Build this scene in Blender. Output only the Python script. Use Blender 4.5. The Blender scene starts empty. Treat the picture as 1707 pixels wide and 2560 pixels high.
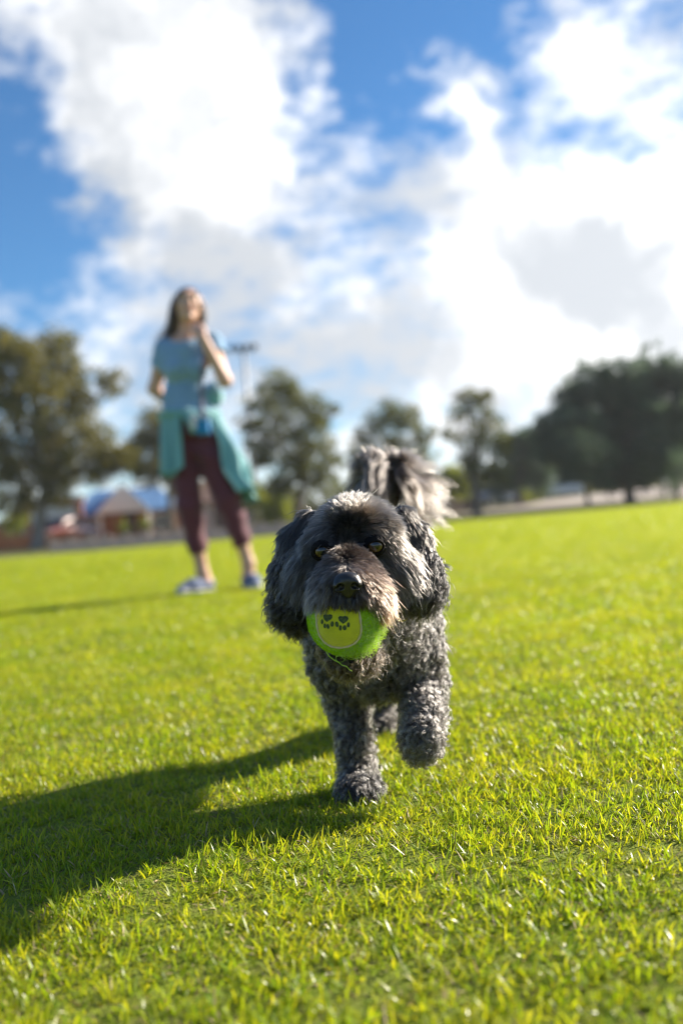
import bpy, bmesh, math, random, time
import numpy as np
from mathutils import Vector, Matrix, kdtree
T0 = time.time()
R = math.radians
rng = np.random.default_rng(7)
random.seed(7)
scn = bpy.context.scene
COL = scn.collection

# ------------------------------------------------------------------ camera
FPX, CX, CY = 2489.0, 853.5, 1280.0          # 35 mm lens on a 24 x 36 frame held upright
CAM_H, PITCH, ROLL = 0.30, R(0.67), R(4.6)
fwd = np.array([0, math.cos(PITCH), math.sin(PITCH)])
u0 = np.array([0, -math.sin(PITCH), math.cos(PITCH)])
r0 = np.array([1.0, 0, 0])
cup = u0 * math.cos(ROLL) + r0 * math.sin(ROLL)
crt = r0 * math.cos(ROLL) - u0 * math.sin(ROLL)
CAM = np.array([0, 0, CAM_H])
def P(px, py, d):
    """a point of the place, given where it shows in the photograph and its real distance"""
    return CAM + crt * ((px - CX) / FPX * d) - cup * ((py - CY) / FPX * d) + fwd * d
def DIRV(px, py):
    v = P(px, py, 1.0) - CAM
    return v / np.linalg.norm(v)

cam_d = bpy.data.cameras.new('camera')
cam = bpy.data.objects.new('camera', cam_d); COL.objects.link(cam)
cam_d.sensor_fit = 'VERTICAL'; cam_d.sensor_height = 36; cam_d.sensor_width = 24; cam_d.lens = 35
cam_d.clip_start = 0.05; cam_d.clip_end = 3000
M = Matrix.Identity(4)
for i in range(3):
    M[i][0] = crt[i]; M[i][1] = cup[i]; M[i][2] = -fwd[i]; M[i][3] = CAM[i]
cam.matrix_world = M
cam_d.dof.use_dof = True; cam_d.dof.focus_distance = 0.915; cam_d.dof.aperture_fstop = 3.2
cam_d.dof.aperture_blades = 0
scn.camera = cam

# ------------------------------------------------------------------ sun, sky, exposure
SUN_EL = R(26); SUN_AZ = R(61)               # azimuth from +Y towards +X
sun_dir = Vector((math.sin(SUN_AZ) * math.cos(SUN_EL), math.cos(SUN_AZ) * math.cos(SUN_EL), math.sin(SUN_EL)))
sl = bpy.data.lights.new('sun', 'SUN'); sl.energy = 2.7; sl.angle = R(0.53); sl.color = (1.0, 0.90, 0.76)
so = bpy.data.objects.new('sun', sl); COL.objects.link(so)
so.rotation_euler = sun_dir.to_track_quat('Z', 'Y').to_euler(); so.location = (20, 20, 30)

world = bpy.data.worlds.new('World'); scn.world = world; world.use_nodes = True
def build_world():
    nt = world.node_tree; nd = nt.nodes; lk = nt.links
    nd.clear()
    out = nd.new('ShaderNodeOutputWorld'); bg = nd.new('ShaderNodeBackground'); bg.inputs[1].default_value = 0.05
    lk.new(bg.outputs[0], out.inputs[0])
    sky = nd.new('ShaderNodeTexSky'); sky.sky_type = 'NISHITA'; sky.sun_disc = False
    sky.sun_elevation = SUN_EL; sky.sun_rotation = SUN_AZ
    sky.air_density = 1.0; sky.dust_density = 0.05; sky.ozone_density = 3.0
    tc = nd.new('ShaderNodeTexCoord')
    def math_(op, a, b=None, c=None, clamp=False):
        n = nd.new('ShaderNodeMath'); n.operation = op; n.use_clamp = clamp
        for i, v in enumerate((a, b, c)):
            if v is None: continue
            if hasattr(v, 'is_output'): lk.new(v, n.inputs[i])
            else: n.inputs[i].default_value = v
        return n.outputs[0]
    nrm = nd.new('ShaderNodeVectorMath'); nrm.operation = 'NORMALIZE'; lk.new(tc.outputs['Generated'], nrm.inputs[0])
    # edges of the clouds are ragged: the direction is stirred by a noise before the cloud field is read
    wz = nd.new('ShaderNodeTexNoise'); wz.inputs['Scale'].default_value = 11.0; wz.inputs['Detail'].default_value = 7
    wz.inputs['Roughness'].default_value = 0.66
    lk.new(nrm.outputs[0], wz.inputs['Vector'])
    sb = nd.new('ShaderNodeVectorMath'); sb.operation = 'SUBTRACT'; lk.new(wz.outputs['Color'], sb.inputs[0]); sb.inputs[1].default_value = (.5, .5, .5)
    sc_ = nd.new('ShaderNodeVectorMath'); sc_.operation = 'SCALE'; lk.new(sb.outputs[0], sc_.inputs[0]); sc_.inputs['Scale'].default_value = 0.15
    ad = nd.new('ShaderNodeVectorMath'); ad.operation = 'ADD'; lk.new(nrm.outputs[0], ad.inputs[0]); lk.new(sc_.outputs[0], ad.inputs[1])
    wd = nd.new('ShaderNodeVectorMath'); wd.operation = 'NORMALIZE'; lk.new(ad.outputs[0], wd.inputs[0])
    def field(blobs):
        tot = None
        for px, py, s, a in blobs:
            if a < 0: a *= .75
            d = nd.new('ShaderNodeVectorMath'); d.operation = 'DOT_PRODUCT'
            lk.new(wd.outputs[0], d.inputs[0]); d.inputs[1].default_value = tuple(DIRV(px, py))
            k = 1.0 / (s / FPX) ** 2
            e = math_('MULTIPLY_ADD', d.outputs['Value'], k, -k)
            e = math_('POWER', math.e, e)
            tot = math_('MULTIPLY', e, a) if tot is None else math_('MULTIPLY_ADD', e, a, tot)
        return tot
    cover = field(CLOUD_BLOBS)
    grey = field(GREY_BLOBS)
    # free cloud cover everywhere, flattened towards the horizon
    sp = nd.new('ShaderNodeSeparateXYZ'); lk.new(nrm.outputs[0], sp.inputs[0])
    mp = nd.new('ShaderNodeMapping'); mp.inputs['Scale'].default_value = (1, 1, 1.9); lk.new(nrm.outputs[0], mp.inputs[0])
    nz = nd.new('ShaderNodeTexNoise'); nz.inputs['Scale'].default_value = 4.2; nz.inputs['Detail'].default_value = 9; nz.inputs['Roughness'].default_value = 0.58
    lk.new(mp.outputs[0], nz.inputs['Vector'])
    n2 = nd.new('ShaderNodeTexNoise'); n2.inputs['Scale'].default_value = 23; n2.inputs['Detail'].default_value = 6; n2.inputs['Roughness'].default_value = 0.6
    lk.new(mp.outputs[0], n2.inputs['Vector'])
    base = math_('MULTIPLY_ADD', nz.outputs['Fac'], 2.2, -1.17)
    base = math_('MULTIPLY_ADD', n2.outputs['Fac'], 3.4, math_('ADD', base, -1.68))
    hz = math_('MULTIPLY_ADD', sp.outputs['Z'], -3.6, 1.1, clamp=False)
    hz = math_('MAXIMUM', hz, 0.0)
    dens = math_('ADD', math_('ADD', base, cover), hz)
    ramp = nd.new('ShaderNodeMapRange'); ramp.interpolation_type = 'SMOOTHSTEP'
    ramp.inputs['From Min'].default_value = -0.30; ramp.inputs['From Max'].default_value = 1.75
    lk.new(dens, ramp.inputs['Value'])
    # thick cloud: white where the sun gets in, bluish grey underneath
    n3 = nd.new('ShaderNodeTexNoise'); n3.inputs['Scale'].default_value = 9; n3.inputs['Detail'].default_value = 8
    lk.new(wd.outputs[0], n3.inputs['Vector'])
    gn = math_('MULTIPLY_ADD', n3.outputs['Fac'], 4.2, -1.75)
    gsh = nd.new('ShaderNodeMapRange'); gsh.interpolation_type = 'SMOOTHSTEP'
    gsh.inputs['From Min'].default_value = 0.0; gsh.inputs['From Max'].default_value = 1.1
    lk.new(math_('ADD', grey, gn), gsh.inputs['Value'])
    cc = nd.new('ShaderNodeMix'); cc.data_type = 'RGBA'
    lk.new(gsh.outputs[0], cc.inputs['Factor'])
    cc.inputs[6].default_value = (6.4, 6.45, 6.5, 1); cc.inputs[7].default_value = (3.4, 3.6, 3.85, 1)
    # brighter towards the sun
    sd = nd.new('ShaderNodeVectorMath'); sd.operation = 'DOT_PRODUCT'; lk.new(nrm.outputs[0], sd.inputs[0]); sd.inputs[1].default_value = sun_dir
    gl = math_('MULTIPLY_ADD', math_('MAXIMUM', sd.outputs['Value'], 0.0), 0.40, 0.72)
    cs = nd.new('ShaderNodeVectorMath'); cs.operation = 'SCALE'; lk.new(cc.outputs[2], cs.inputs[0]); lk.new(gl, cs.inputs['Scale'])
    mx = nd.new('ShaderNodeMix'); mx.data_type = 'RGBA'
    deep = nd.new('ShaderNodeVectorMath'); deep.operation = 'MULTIPLY'; lk.new(sky.outputs[0], deep.inputs[0]); deep.inputs[1].default_value = (.32, .53, .67)
    lk.new(ramp.outputs[0], mx.inputs['Factor']); lk.new(deep.outputs[0], mx.inputs[6]); lk.new(cs.outputs[0], mx.inputs[7])
    lk.new(mx.outputs[2], bg.inputs[0])
CLOUD_BLOBS = [
    # one tall bank at the left, narrowing downwards
    (180, 40, 190, .75), (420, 60, 200, .85), (620, 60, 130, .55), (330, 260, 190, .8), (560, 260, 170, .75), (690, 330, 90, .45), (500, 480, 170, .8), (330, 470, 130, .4), (640, 620, 130, .45), (430, 640, 120, .4),
    # wisps in the blue
    (30, 110, 130, .55), (770, 40, 60, .5), (1220, 50, 50, .5), (1300, 300, 50, .45), (1460, 160, 60, .5), (910, 150, 45, .4), (960, 40, 40, .35), (110, 640, 90, .4), (60, 470, 50, .35), (1180, 360, 60, .4), (700, 500, 40, .3),
    (1040, 130, 50, 1.2), (1100, 200, 55, 1.2), (1160, 270, 45, .9), (1240, 190, 60, .45), (1360, 100, 90, .95), (1480, 60, 70, .45), (1640, 60, 90, .65), (1650, 190, 80, .7), (1560, 150, 60, .35), (930, 290, 45, .45), (1450, 250, 45, .4),
    # the bright heap at the right and the sheet under it
    (1180, 440, 110, .55), (1330, 520, 170, .85), (1540, 540, 150, .8), (1660, 660, 170, .9), (1430, 680, 200, .7), (1690, 470, 90, .6), (1010, 500, 100, .45), (870, 400, 90, .4),
    (850, 740, 140, .4), (1130, 770, 170, .5), (640, 810, 160, .35), (300, 780, 150, .25), (1500, 830, 220, .45), (1000, 900, 220, .3), (120, 800, 120, .25),
    # open blue
    (880, 40, 120, -1.0), (1050, 30, 110, -1.0), (880, 190, 90, -1.0), (800, 300, 60, -.6), (1010, 300, 90, -.7), (1230, 310, 90, -.8), (1400, 300, 90, -.7), (1540, 330, 80, -.7), (1600, 420, 50, -.5), (1200, 70, 80, -.7),
    (10, 330, 130, -1.0), (40, 480, 120, -1.0), (150, 570, 110, -.9), (30, 640, 100, -.7), (230, 660, 70, -.5), (60, 220, 80, -.6),
    (760, 480, 60, -.6), (720, 560, 55, -.6), (960, 610, 70, -.7), (860, 650, 50, -.4), (600, 720, 60, -.35), (1120, 560, 50, -.3),
]
GREY_BLOBS = [(1450, 730, 85, .75), (1350, 650, 60, .6), (1550, 800, 75, .5), (1600, 540, 120, -.4), (1200, 600, 110, -.25), (1000, 780, 110, -.2), (1200, 880, 130, -.25), (560, 650, 130, .55), (880, 940, 100, .55), (640, 700, 110, .4), (60, 120, 130, .45),
              (240, 560, 120, .35), (1100, 560, 90, .4), (780, 880, 120, .3), (380, 560, 130, .35), (1010, 520, 80, .3)]
build_world()
scn.view_settings.view_transform = 'Standard'; scn.view_settings.look = 'None'
scn.view_settings.gamma = 1; scn.view_settings.use_curve_mapping = False
scn.view_settings.exposure = 2.2
scn.cycles.use_denoising = True; scn.cycles.filter_width = 1.05
scn.cycles.use_adaptive_sampling = False
scn.cycles.max_bounces = 8; scn.cycles.transparent_max_bounces = 8
scn.cycles.caustics_reflective = False; scn.cycles.caustics_refractive = False
scn.cycles.sample_clamp_indirect = 6

# ------------------------------------------------------------------ helpers
def link(o, parent=None):
    COL.objects.link(o)
    if parent is not None: o.parent = parent
    return o
def tag(o, label=None, cat=None, group=None, kind=None):
    for k, v in (('label', label), ('category', cat), ('group', group), ('kind', kind)):
        if v: o[k] = v
    return o
def empty(name, loc, label, cat, group=None, rz=0.0):
    o = bpy.data.objects.new(name, None); o.empty_display_size = 0.1
    o.location = loc; o.rotation_euler = (0, 0, rz); COL.objects.link(o)
    return tag(o, label, cat, group)
def mesh_np(name, V, F, mats, parent=None, smooth=True, mi=None, loc=None):
    """one mesh object from arrays (F: n x 3 or n x 4, or a list of rows)"""
    me = bpy.data.meshes.new(name)
    V = np.asarray(V, dtype=np.float32)
    if isinstance(F, np.ndarray):
        k = F.shape[1]; n = len(F)
        me.vertices.add(len(V)); me.vertices.foreach_set('co', V.ravel())
        me.loops.add(n * k); me.loops.foreach_set('vertex_index', F.astype(np.int32).ravel())
        me.polygons.add(n); me.polygons.foreach_set('loop_start', np.arange(0, n * k, k, dtype=np.int32))
        me.update(calc_edges=True)
    else:
        me.from_pydata(V.tolist(), [], F)
    for m in (mats if isinstance(mats, (list, tuple)) else [mats]): me.materials.append(m)
    if mi is not None: me.polygons.foreach_set('material_index', np.asarray(mi, dtype=np.int32))
    me.polygons.foreach_set('use_smooth', np.full(len(me.polygons), smooth))
    me.update()
    o = bpy.data.objects.new(name, me); link(o, parent)
    if loc is not None: o.location = loc
    return o
def bm_obj(name, bm, mats, parent=None, smooth=False, bevel=0.0):
    if bevel:
        bmesh.ops.bevel(bm, geom=[e for e in bm.edges if len(e.link_faces) == 2 and e.calc_face_angle(0) > 0.6], offset=bevel, segments=2, affect='EDGES', profile=0.6)
    me = bpy.data.meshes.new(name); bm.to_mesh(me); bm.free()
    for m in (mats if isinstance(mats, (list, tuple)) else [mats]): me.materials.append(m)
    me.polygons.foreach_set('use_smooth', np.full(len(me.polygons), smooth))
    o = bpy.data.objects.new(name, me); return link(o, parent)
def box(bm, c, s, rz=0):
    m = Matrix.Translation(c) @ Matrix.Rotation(rz, 4, 'Z') @ Matrix.Diagonal((s[0], s[1], s[2], 1))
    return bmesh.ops.create_cube(bm, size=1, matrix=m)['verts']
def cyl(bm, a, b, ra, rb=None, n=12):
    a = Vector(a); b = Vector(b); d = b - a
    m = Matrix.Translation((a + b) / 2) @ d.to_track_quat('Z', 'Y').to_matrix().to_4x4()
    return bmesh.ops.create_cone(bm, cap_ends=True, segments=n, radius1=ra, radius2=ra if rb is None else rb, depth=d.length, matrix=m)['verts']
def tube(path, radii, n=10, closed=False):
    """vertices and quads of a tube along a path"""
    path = np.asarray(path, float); m = len(path)
    radii = np.broadcast_to(np.asarray(radii, float), (m,))
    tg = np.gradient(path, axis=0)
    if closed: tg = np.roll(path, -1, 0) - np.roll(path, 1, 0)
    tg /= np.linalg.norm(tg, axis=1)[:, None] + 1e-12
    ref = np.array([0.0, 0, 1]) if abs(tg[0][2]) < 0.9 else np.array([1.0, 0, 0])
    V = []; u = None
    for i in range(m):
        if u is None: u = np.cross(tg[i], ref)
        else: u = u - tg[i] * np.dot(u, tg[i])
        u = u / (np.linalg.norm(u) + 1e-12); w = np.cross(tg[i], u)
        a = np.arange(n) / n * 2 * math.pi
        V.append(path[i] + radii[i] * (np.cos(a)[:, None] * u + np.sin(a)[:, None] * w))
    V = np.concatenate(V); F = []
    for i in range(m if closed else m - 1):
        j = (i + 1) % m
        for k in range(n):
            F.append((i * n + k, i * n + (k + 1) % n, j * n + (k + 1) % n, j * n + k))
    F = np.array(F)
    return V, F

# --- materials
def mat(name, color, rough=0.6, metal=0.0, noise=None, bump=None, spec=0.5, **kw):
    """noise = (scale, other colour, contrast); bump = (scale, strength)"""
    m = bpy.data.materials.new(name); m.use_nodes = True
    nt = m.node_tree; b = nt.nodes['Principled BSDF']
    b.inputs['Base Color'].default_value = (*color, 1); b.inputs['Roughness'].default_value = rough
    b.inputs['Metallic'].default_value = metal; b.inputs['Specular IOR Level'].default_value = spec
    tc = nt.nodes.new('ShaderNodeTexCoord')
    if noise:
        nz = nt.nodes.new('ShaderNodeTexNoise'); nz.inputs['Scale'].default_value = noise[0]; nz.inputs['Detail'].default_value = 6
        nt.links.new(tc.outputs['Object'], nz.inputs['Vector'])
        mr = nt.nodes.new('ShaderNodeMapRange'); h = 0.5 / max(noise[2], 0.01) * 0.3
        mr.inputs['From Min'].default_value = 0.5 - h; mr.inputs['From Max'].default_value = 0.5 + h
        nt.links.new(nz.outputs['Fac'], mr.inputs['Value'])
        mx = nt.nodes.new('ShaderNodeMix'); mx.data_type = 'RGBA'
        mx.inputs[6].default_value = (*color, 1); mx.inputs[7].default_value = (*noise[1], 1)
        nt.links.new(mr.outputs[0], mx.inputs['Factor']); nt.links.new(mx.outputs[2], b.inputs['Base Color'])
    if bump:
        nb = nt.nodes.new('ShaderNodeTexNoise'); nb.inputs['Scale'].default_value = bump[0]; nb.inputs['Detail'].default_value = 4
        nt.links.new(tc.outputs['Object'], nb.inputs['Vector'])
        bp = nt.nodes.new('ShaderNodeBump'); bp.inputs['Strength'].default_value = bump[1]; bp.inputs['Distance'].default_value = kw.get('bdist', 0.01)
        nt.links.new(nb.outputs['Fac'], bp.inputs['Height']); nt.links.new(bp.outputs[0], b.inputs['Normal'])
    if 'coat' in kw: b.inputs['Coat Weight'].default_value = kw['coat']; b.inputs['Coat Roughness'].default_value = 0.03
    if 'sss' in kw:
        b.inputs['Subsurface Weight'].default_value = kw['sss']; b.inputs['Subsurface Radius'].default_value = (1, .35, .2)
        b.inputs['Subsurface Scale'].default_value = 0.01
    if 'sheen' in kw: b.inputs['Sheen Weight'].default_value = kw['sheen']
    return m
def leafy(name, color, color2, trans=0.45, rough=0.45, tcol=None, spec=0.35, patchy=0.0):
    """a thin leaf: gloss on top, light coming through"""
    m = bpy.data.materials.new(name); m.use_nodes = True
    nt = m.node_tree; nd = nt.nodes; lk = nt.links; b = nd['Principled BSDF']; out = nd['Material Output']
    at = nd.new('ShaderNodeAttribute'); at.attribute_name = 'tint'
    cr = nd.new('ShaderNodeMix'); cr.data_type = 'RGBA'
    cr.inputs[6].default_value = (*color, 1); cr.inputs[7].default_value = (*color2, 1)
    if patchy:                                                      # broad uneven growth over the ground
        ge = nd.new('ShaderNodeNewGeometry'); pn = nd.new('ShaderNodeTexNoise'); pn.inputs['Scale'].default_value = 5.0; pn.inputs['Detail'].default_value = 5
        lk.new(ge.outputs['Position'], pn.inputs['Vector'])
        m1 = nd.new('ShaderNodeMath'); m1.operation = 'MULTIPLY_ADD'; lk.new(pn.outputs['Fac'], m1.inputs[0]); m1.inputs[1].default_value = patchy; m1.inputs[2].default_value = -.5 * patchy
        m2 = nd.new('ShaderNodeMath'); m2.operation = 'ADD'; m2.use_clamp = True; lk.new(m1.outputs[0], m2.inputs[0]); lk.new(at.outputs['Fac'], m2.inputs[1]); lk.new(m2.outputs[0], cr.inputs['Factor'])
    else: lk.new(at.outputs['Fac'], cr.inputs['Factor'])
    b.inputs['Roughness'].default_value = rough; b.inputs['Specular IOR Level'].default_value = spec
    lk.new(cr.outputs[2], b.inputs['Base Color'])
    tr = nd.new('ShaderNodeBsdfTranslucent')
    hs = nd.new('ShaderNodeMix'); hs.data_type = 'RGBA'; hs.blend_type = 'MULTIPLY'; hs.inputs['Factor'].default_value = 1
    hs.inputs[7].default_value = (*(tcol or (2.0, 1.8, 0.7)), 1)
    lk.new(cr.outputs[2], hs.inputs[6]); lk.new(hs.outputs[2], tr.inputs['Color'])
    ms = nd.new('ShaderNodeMixShader'); ms.inputs[0].default_value = trans
    lk.new(b.outputs[0], ms.inputs[1]); lk.new(tr.outputs[0], ms.inputs[2]); lk.new(ms.outputs[0], out.inputs[0])
    return m, cr

# --- signed distance modelling: rounded cones and ellipsoids melted together, then surface nets
class Body:
    def __init__(s, lo, hi, h):
        s.h = h; s.lo = np.array(lo, float); s.n = np.ceil((np.array(hi) - s.lo) / h).astype(int) + 1
        s.F = np.full(s.n, 1.0, np.float32)
    def _win(s, lo, hi):
        a = np.clip(np.floor((lo - s.lo) / s.h).astype(int), 0, s.n - 1); b = np.clip(np.ceil((hi - s.lo) / s.h).astype(int) + 1, 1, s.n)
        sl = tuple(slice(x, y) for x, y in zip(a, b))
        ax = [s.lo[i] + s.h * np.arange(a[i], b[i]) for i in range(3)]
        return sl, np.stack(np.meshgrid(*ax, indexing='ij'), -1)
    def _put(s, sl, d, k, cut):
        f = s.F[sl]
        if cut:
            d = -d; h = np.clip(0.5 + 0.5 * (d - f) / k, 0, 1); s.F[sl] = f + (d - f) * h + k * h * (1 - h)
        else:
            h = np.clip(0.5 + 0.5 * (f - d) / k, 0, 1); s.F[sl] = f + (d - f) * h - k * h * (1 - h)
    def cone(s, a, b, ra, rb, k=0.012, cut=False):
        a = np.asarray(a, float); b = np.asarray(b, float); m = max(ra, rb) + max(3 * k, 3 * s.h)
        sl, X = s._win(np.minimum(a, b) - m, np.maximum(a, b) + m)
        if X.size == 0: return
        ab = b - a; t = np.clip(((X - a) @ ab) / (ab @ ab + 1e-12), 0, 1)
        d = np.linalg.norm(X - a - t[..., None] * ab, axis=-1) - (ra + (rb - ra) * t)
        s._put(sl, d, k, cut)
    def chain(s, pts, rad, k=0.012):
        for i in range(len(pts) - 1): s.cone(pts[i], pts[i + 1], rad[i], rad[i + 1], k)
    def ell(s, c, r, k=0.012, rot=None, cut=False):
        c = np.asarray(c, float); r = np.asarray(r, float) * np.ones(3); m = r.max() + max(3 * k, 3 * s.h)
        sl, X = s._win(c - m, c + m)
        if X.size == 0: return
        q = X - c
        if rot is not None: q = q @ np.array(rot.to_matrix() if hasattr(rot, 'to_matrix') else rot)
        k0 = np.linalg.norm(q / r, axis=-1); k1 = np.linalg.norm(q / (r * r), axis=-1) + 1e-9
        s._put(sl, (k0 * (k0 - 1) / k1), k, cut)
    def noise(s, amp, scale, seed=0):
        """gentle uneven swelling"""
        g = np.random.default_rng(seed); ax = [s.lo[i] + s.h * np.arange(s.n[i]) for i in range(3)]
        X = np.stack(np.meshgrid(*ax, indexing='ij'), -1); f = np.zeros(s.n, np.float32)
        for _ in range(6):
            v = g.normal(size=3); v /= np.linalg.norm(v); f += np.sin(X @ v * scale * g.uniform(.7, 1.5) + g.uniform(0, 6.3)).astype(np.float32)
        s.F += amp * f / 6
    def mesh(s):
        F = s.F; ins = F < 0; nx, ny, nz = F.shape
        cnt = np.zeros((nx - 1, ny - 1, nz - 1), np.int8)
        for dx in (0, 1):
            for dy in (0, 1):
                for dz in (0, 1): cnt += ins[dx:nx - 1 + dx, dy:ny - 1 + dy, dz:nz - 1 + dz]
        act = (cnt > 0) & (cnt < 8)
        idx = np.argwhere(act); ids = np.full(act.shape, -1, np.int32); ids[act] = np.arange(len(idx))
        corners = [(a, b, c) for a in (0, 1) for b in (0, 1) for c in (0, 1)]
        acc = np.zeros((len(idx), 3)); w = np.zeros(len(idx))
        for A in corners:
            for ax in range(3):
                if A[ax]: continue
                B = list(A); B[ax] = 1
                fa = F[tuple((idx + A).T)]; fb = F[tuple((idx + B).T)]
                m = (fa < 0) != (fb < 0); t = fa[m] / (fa[m] - fb[m])
                p = np.array(A, float) + np.zeros((m.sum(), 3)); p[:, ax] += t
                acc[m] += p; w[m] += 1
        V = s.lo + s.h * (idx + acc / w[:, None])
        quads = []
        for ax in range(3):
            o1, o2 = [(1, 2), (2, 0), (0, 1)][ax]
            A = [slice(None)] * 3; B = [slice(None)] * 3; A[ax] = slice(0, -1); B[ax] = slice(1, None)
            ch = ins[tuple(A)] != ins[tuple(B)]
            e = np.argwhere(ch); e = e[(e[:, o1] > 0) & (e[:, o2] > 0) & (e[:, o1] < F.shape[o1] - 1) & (e[:, o2] < F.shape[o2] - 1)]
            def cell(d1, d2):
                q = e.copy(); q[:, o1] += d1; q[:, o2] += d2; return ids[tuple(q.T)]
            q = np.stack([cell(-1, -1), cell(0, -1), cell(0, 0), cell(-1, 0)], 1)
            flip = ~ins[tuple(e.T)]
            q[flip] = q[flip][:, ::-1]
            quads.append(q)
        Q = np.concatenate(quads)
        # one light smoothing pass round the quads
        for _ in range(2):
            S = np.zeros_like(V); n = np.zeros(len(V))
            for k in range(4):
                np.add.at(S, Q[:, k], V[Q[:, (k + 1) % 4]]); np.add.at(S, Q[:, k], V[Q[:, k - 1]]); np.add.at(n, Q[:, k], 2)
            V = 0.5 * V + 0.5 * S / np.maximum(n, 1)[:, None]
        return V, Q
def vnormals(V, Q):
    N = np.zeros_like(V); fn = np.cross(V[Q[:, 2]] - V[Q[:, 0]], V[Q[:, 3]] - V[Q[:, 1]])
    for k in range(4): np.add.at(N, Q[:, k], fn)
    return N / (np.linalg.norm(N, axis=1)[:, None] + 1e-12)
def sample_surface(V, Q, n, g, weight=None):
    T = np.concatenate([Q[:, [0, 1, 2]], Q[:, [0, 2, 3]]]); N = vnormals(V, Q)
    A = np.linalg.norm(np.cross(V[T[:, 1]] - V[T[:, 0]], V[T[:, 2]] - V[T[:, 0]]), axis=1)
    if weight is not None: A = A * weight(V[T].mean(1))
    t = g.choice(len(T), n, p=A / A.sum()); a = g.random((n, 2)); f = a.sum(1) > 1; a[f] = 1 - a[f]
    w = np.stack([1 - a.sum(1), a[:, 0], a[:, 1]], 1)
    p = (V[T[t]] * w[..., None]).sum(1); nn = (N[T[t]] * w[..., None]).sum(1)
    return p, nn / (np.linalg.norm(nn, axis=1)[:, None] + 1e-12)
def nrmz(v): return v / (np.linalg.norm(v, axis=-1, keepdims=True) + 1e-12)
def hair_obj(name, pts, rad, colr, material, parent):
    """pts n x m x 3, rad n x m, colr n x 3"""
    n, m = pts.shape[:2]
    cu = bpy.data.hair_curves.new(name); cu.add_curves([m] * n)
    cu.attributes['position'].data.foreach_set('vector', pts.astype(np.float32).ravel())
    ra = cu.attributes.get('radius') or cu.attributes.new('radius', 'FLOAT', 'POINT')
    ra.data.foreach_set('value', rad.astype(np.float32).ravel())
    ca = cu.attributes.new('tone', 'FLOAT_COLOR', 'CURVE')
    ca.data.foreach_set('color', np.concatenate([colr, np.ones((n, 1))], 1).astype(np.float32).ravel())
    cu.materials.append(material)
    return link(bpy.data.objects.new(name, cu), parent)
def hair_mat(name, rough=0.32, radial=0.55, coat=0.0):
    m = bpy.data.materials.new(name); m.use_nodes = True; nt = m.node_tree; nt.nodes.remove(nt.nodes['Principled BSDF'])
    h = nt.nodes.new('ShaderNodeBsdfHairPrincipled'); h.model = 'CHIANG'; h.parametrization = 'COLOR'
    h.inputs['Roughness'].default_value = rough; h.inputs['Radial Roughness'].default_value = radial
    h.inputs['Coat'].default_value = coat; h.inputs['Random Roughness'].default_value = 0.2
    at = nt.nodes.new('ShaderNodeAttribute'); at.attribute_name = 'tone'
    nt.links.new(at.outputs['Color'], h.inputs['Color'])
    nt.links.new(h.outputs[0], nt.nodes['Material Output'].inputs[0])
    return m
def eye_mat(mm, pupil, iris, c_in, c_out, white):
    nt = mm.node_tree; b = nt.nodes['Principled BSDF']; tc = nt.nodes.new('ShaderNodeTexCoord'); sp = nt.nodes.new('ShaderNodeSeparateXYZ')
    nt.links.new(tc.outputs['Object'], sp.inputs[0])
    le = nt.nodes.new('ShaderNodeVectorMath'); le.operation = 'NORMALIZE'; nt.links.new(tc.outputs['Object'], le.inputs[0]); nt.links.new(le.outputs[0], sp.inputs[0])
    ac = nt.nodes.new('ShaderNodeMath'); ac.operation = 'MULTIPLY'; ac.inputs[1].default_value = -1; nt.links.new(sp.outputs['Y'], ac.inputs[0])
    an = nt.nodes.new('ShaderNodeMath'); an.operation = 'ARCCOSINE'; nt.links.new(ac.outputs[0], an.inputs[0])
    dv_ = nt.nodes.new('ShaderNodeMath'); dv_.operation = 'DIVIDE'; dv_.inputs[1].default_value = math.pi / 2; nt.links.new(an.outputs[0], dv_.inputs[0])
    cr = nt.nodes.new('ShaderNodeValToRGB'); e = cr.color_ramp.elements
    e[0].position = pupil; e[0].color = (.003, .003, .003, 1); e[1].position = pupil + .04; e[1].color = (*c_in, 1)
    for ps, cl in ((iris - .06, c_out), (iris, (.006, .005, .004)), (iris + .12, white)):
        q = cr.color_ramp.elements.new(ps); q.color = (*cl, 1)
    nt.links.new(dv_.outputs[0], cr.inputs[0]); nt.links.new(cr.outputs[0], b.inputs['Base Color'])
    b.inputs['Roughness'].default_value = .25; b.inputs['Coat Weight'].default_value = 1; b.inputs['Coat Roughness'].default_value = .015; b.inputs['Coat IOR'].default_value = 1.4
# ------------------------------------------------------------------ ground, field, road
def edge_y(x): return 45 + 0.45 * x
def sstep(t): t = np.clip(t, 0, 1); return t * t * (3 - 2 * t)
def ground_z(x, y):
    """flat field, a low rise beyond its far edge that climbs to the right"""
    over = y - edge_y(x)
    return 0.28 * sstep(over / 4 - 0.2) + sstep((over - 1) / 26) * np.clip(0.05 + 0.047 * (x - 3), 0, 2.2)
def sheet(name, xs, ys, zoff, material, keep=None):
    X, Y = np.meshgrid(xs, ys, indexing='ij'); Z = ground_z(X, Y) + zoff
    n, m = X.shape; i = np.arange(n * m).reshape(n, m)
    F = np.stack([i[:-1, :-1], i[1:, :-1], i[1:, 1:], i[:-1, 1:]], -1).reshape(-1, 4)
    V = np.stack([X, Y, Z], -1).reshape(-1, 3)
    if keep is not None:
        c = V[F].mean(1); F = F[keep(c[:, 0], c[:, 1])]
    o = mesh_np(name, V, F, material); return tag(o, kind='structure')
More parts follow.
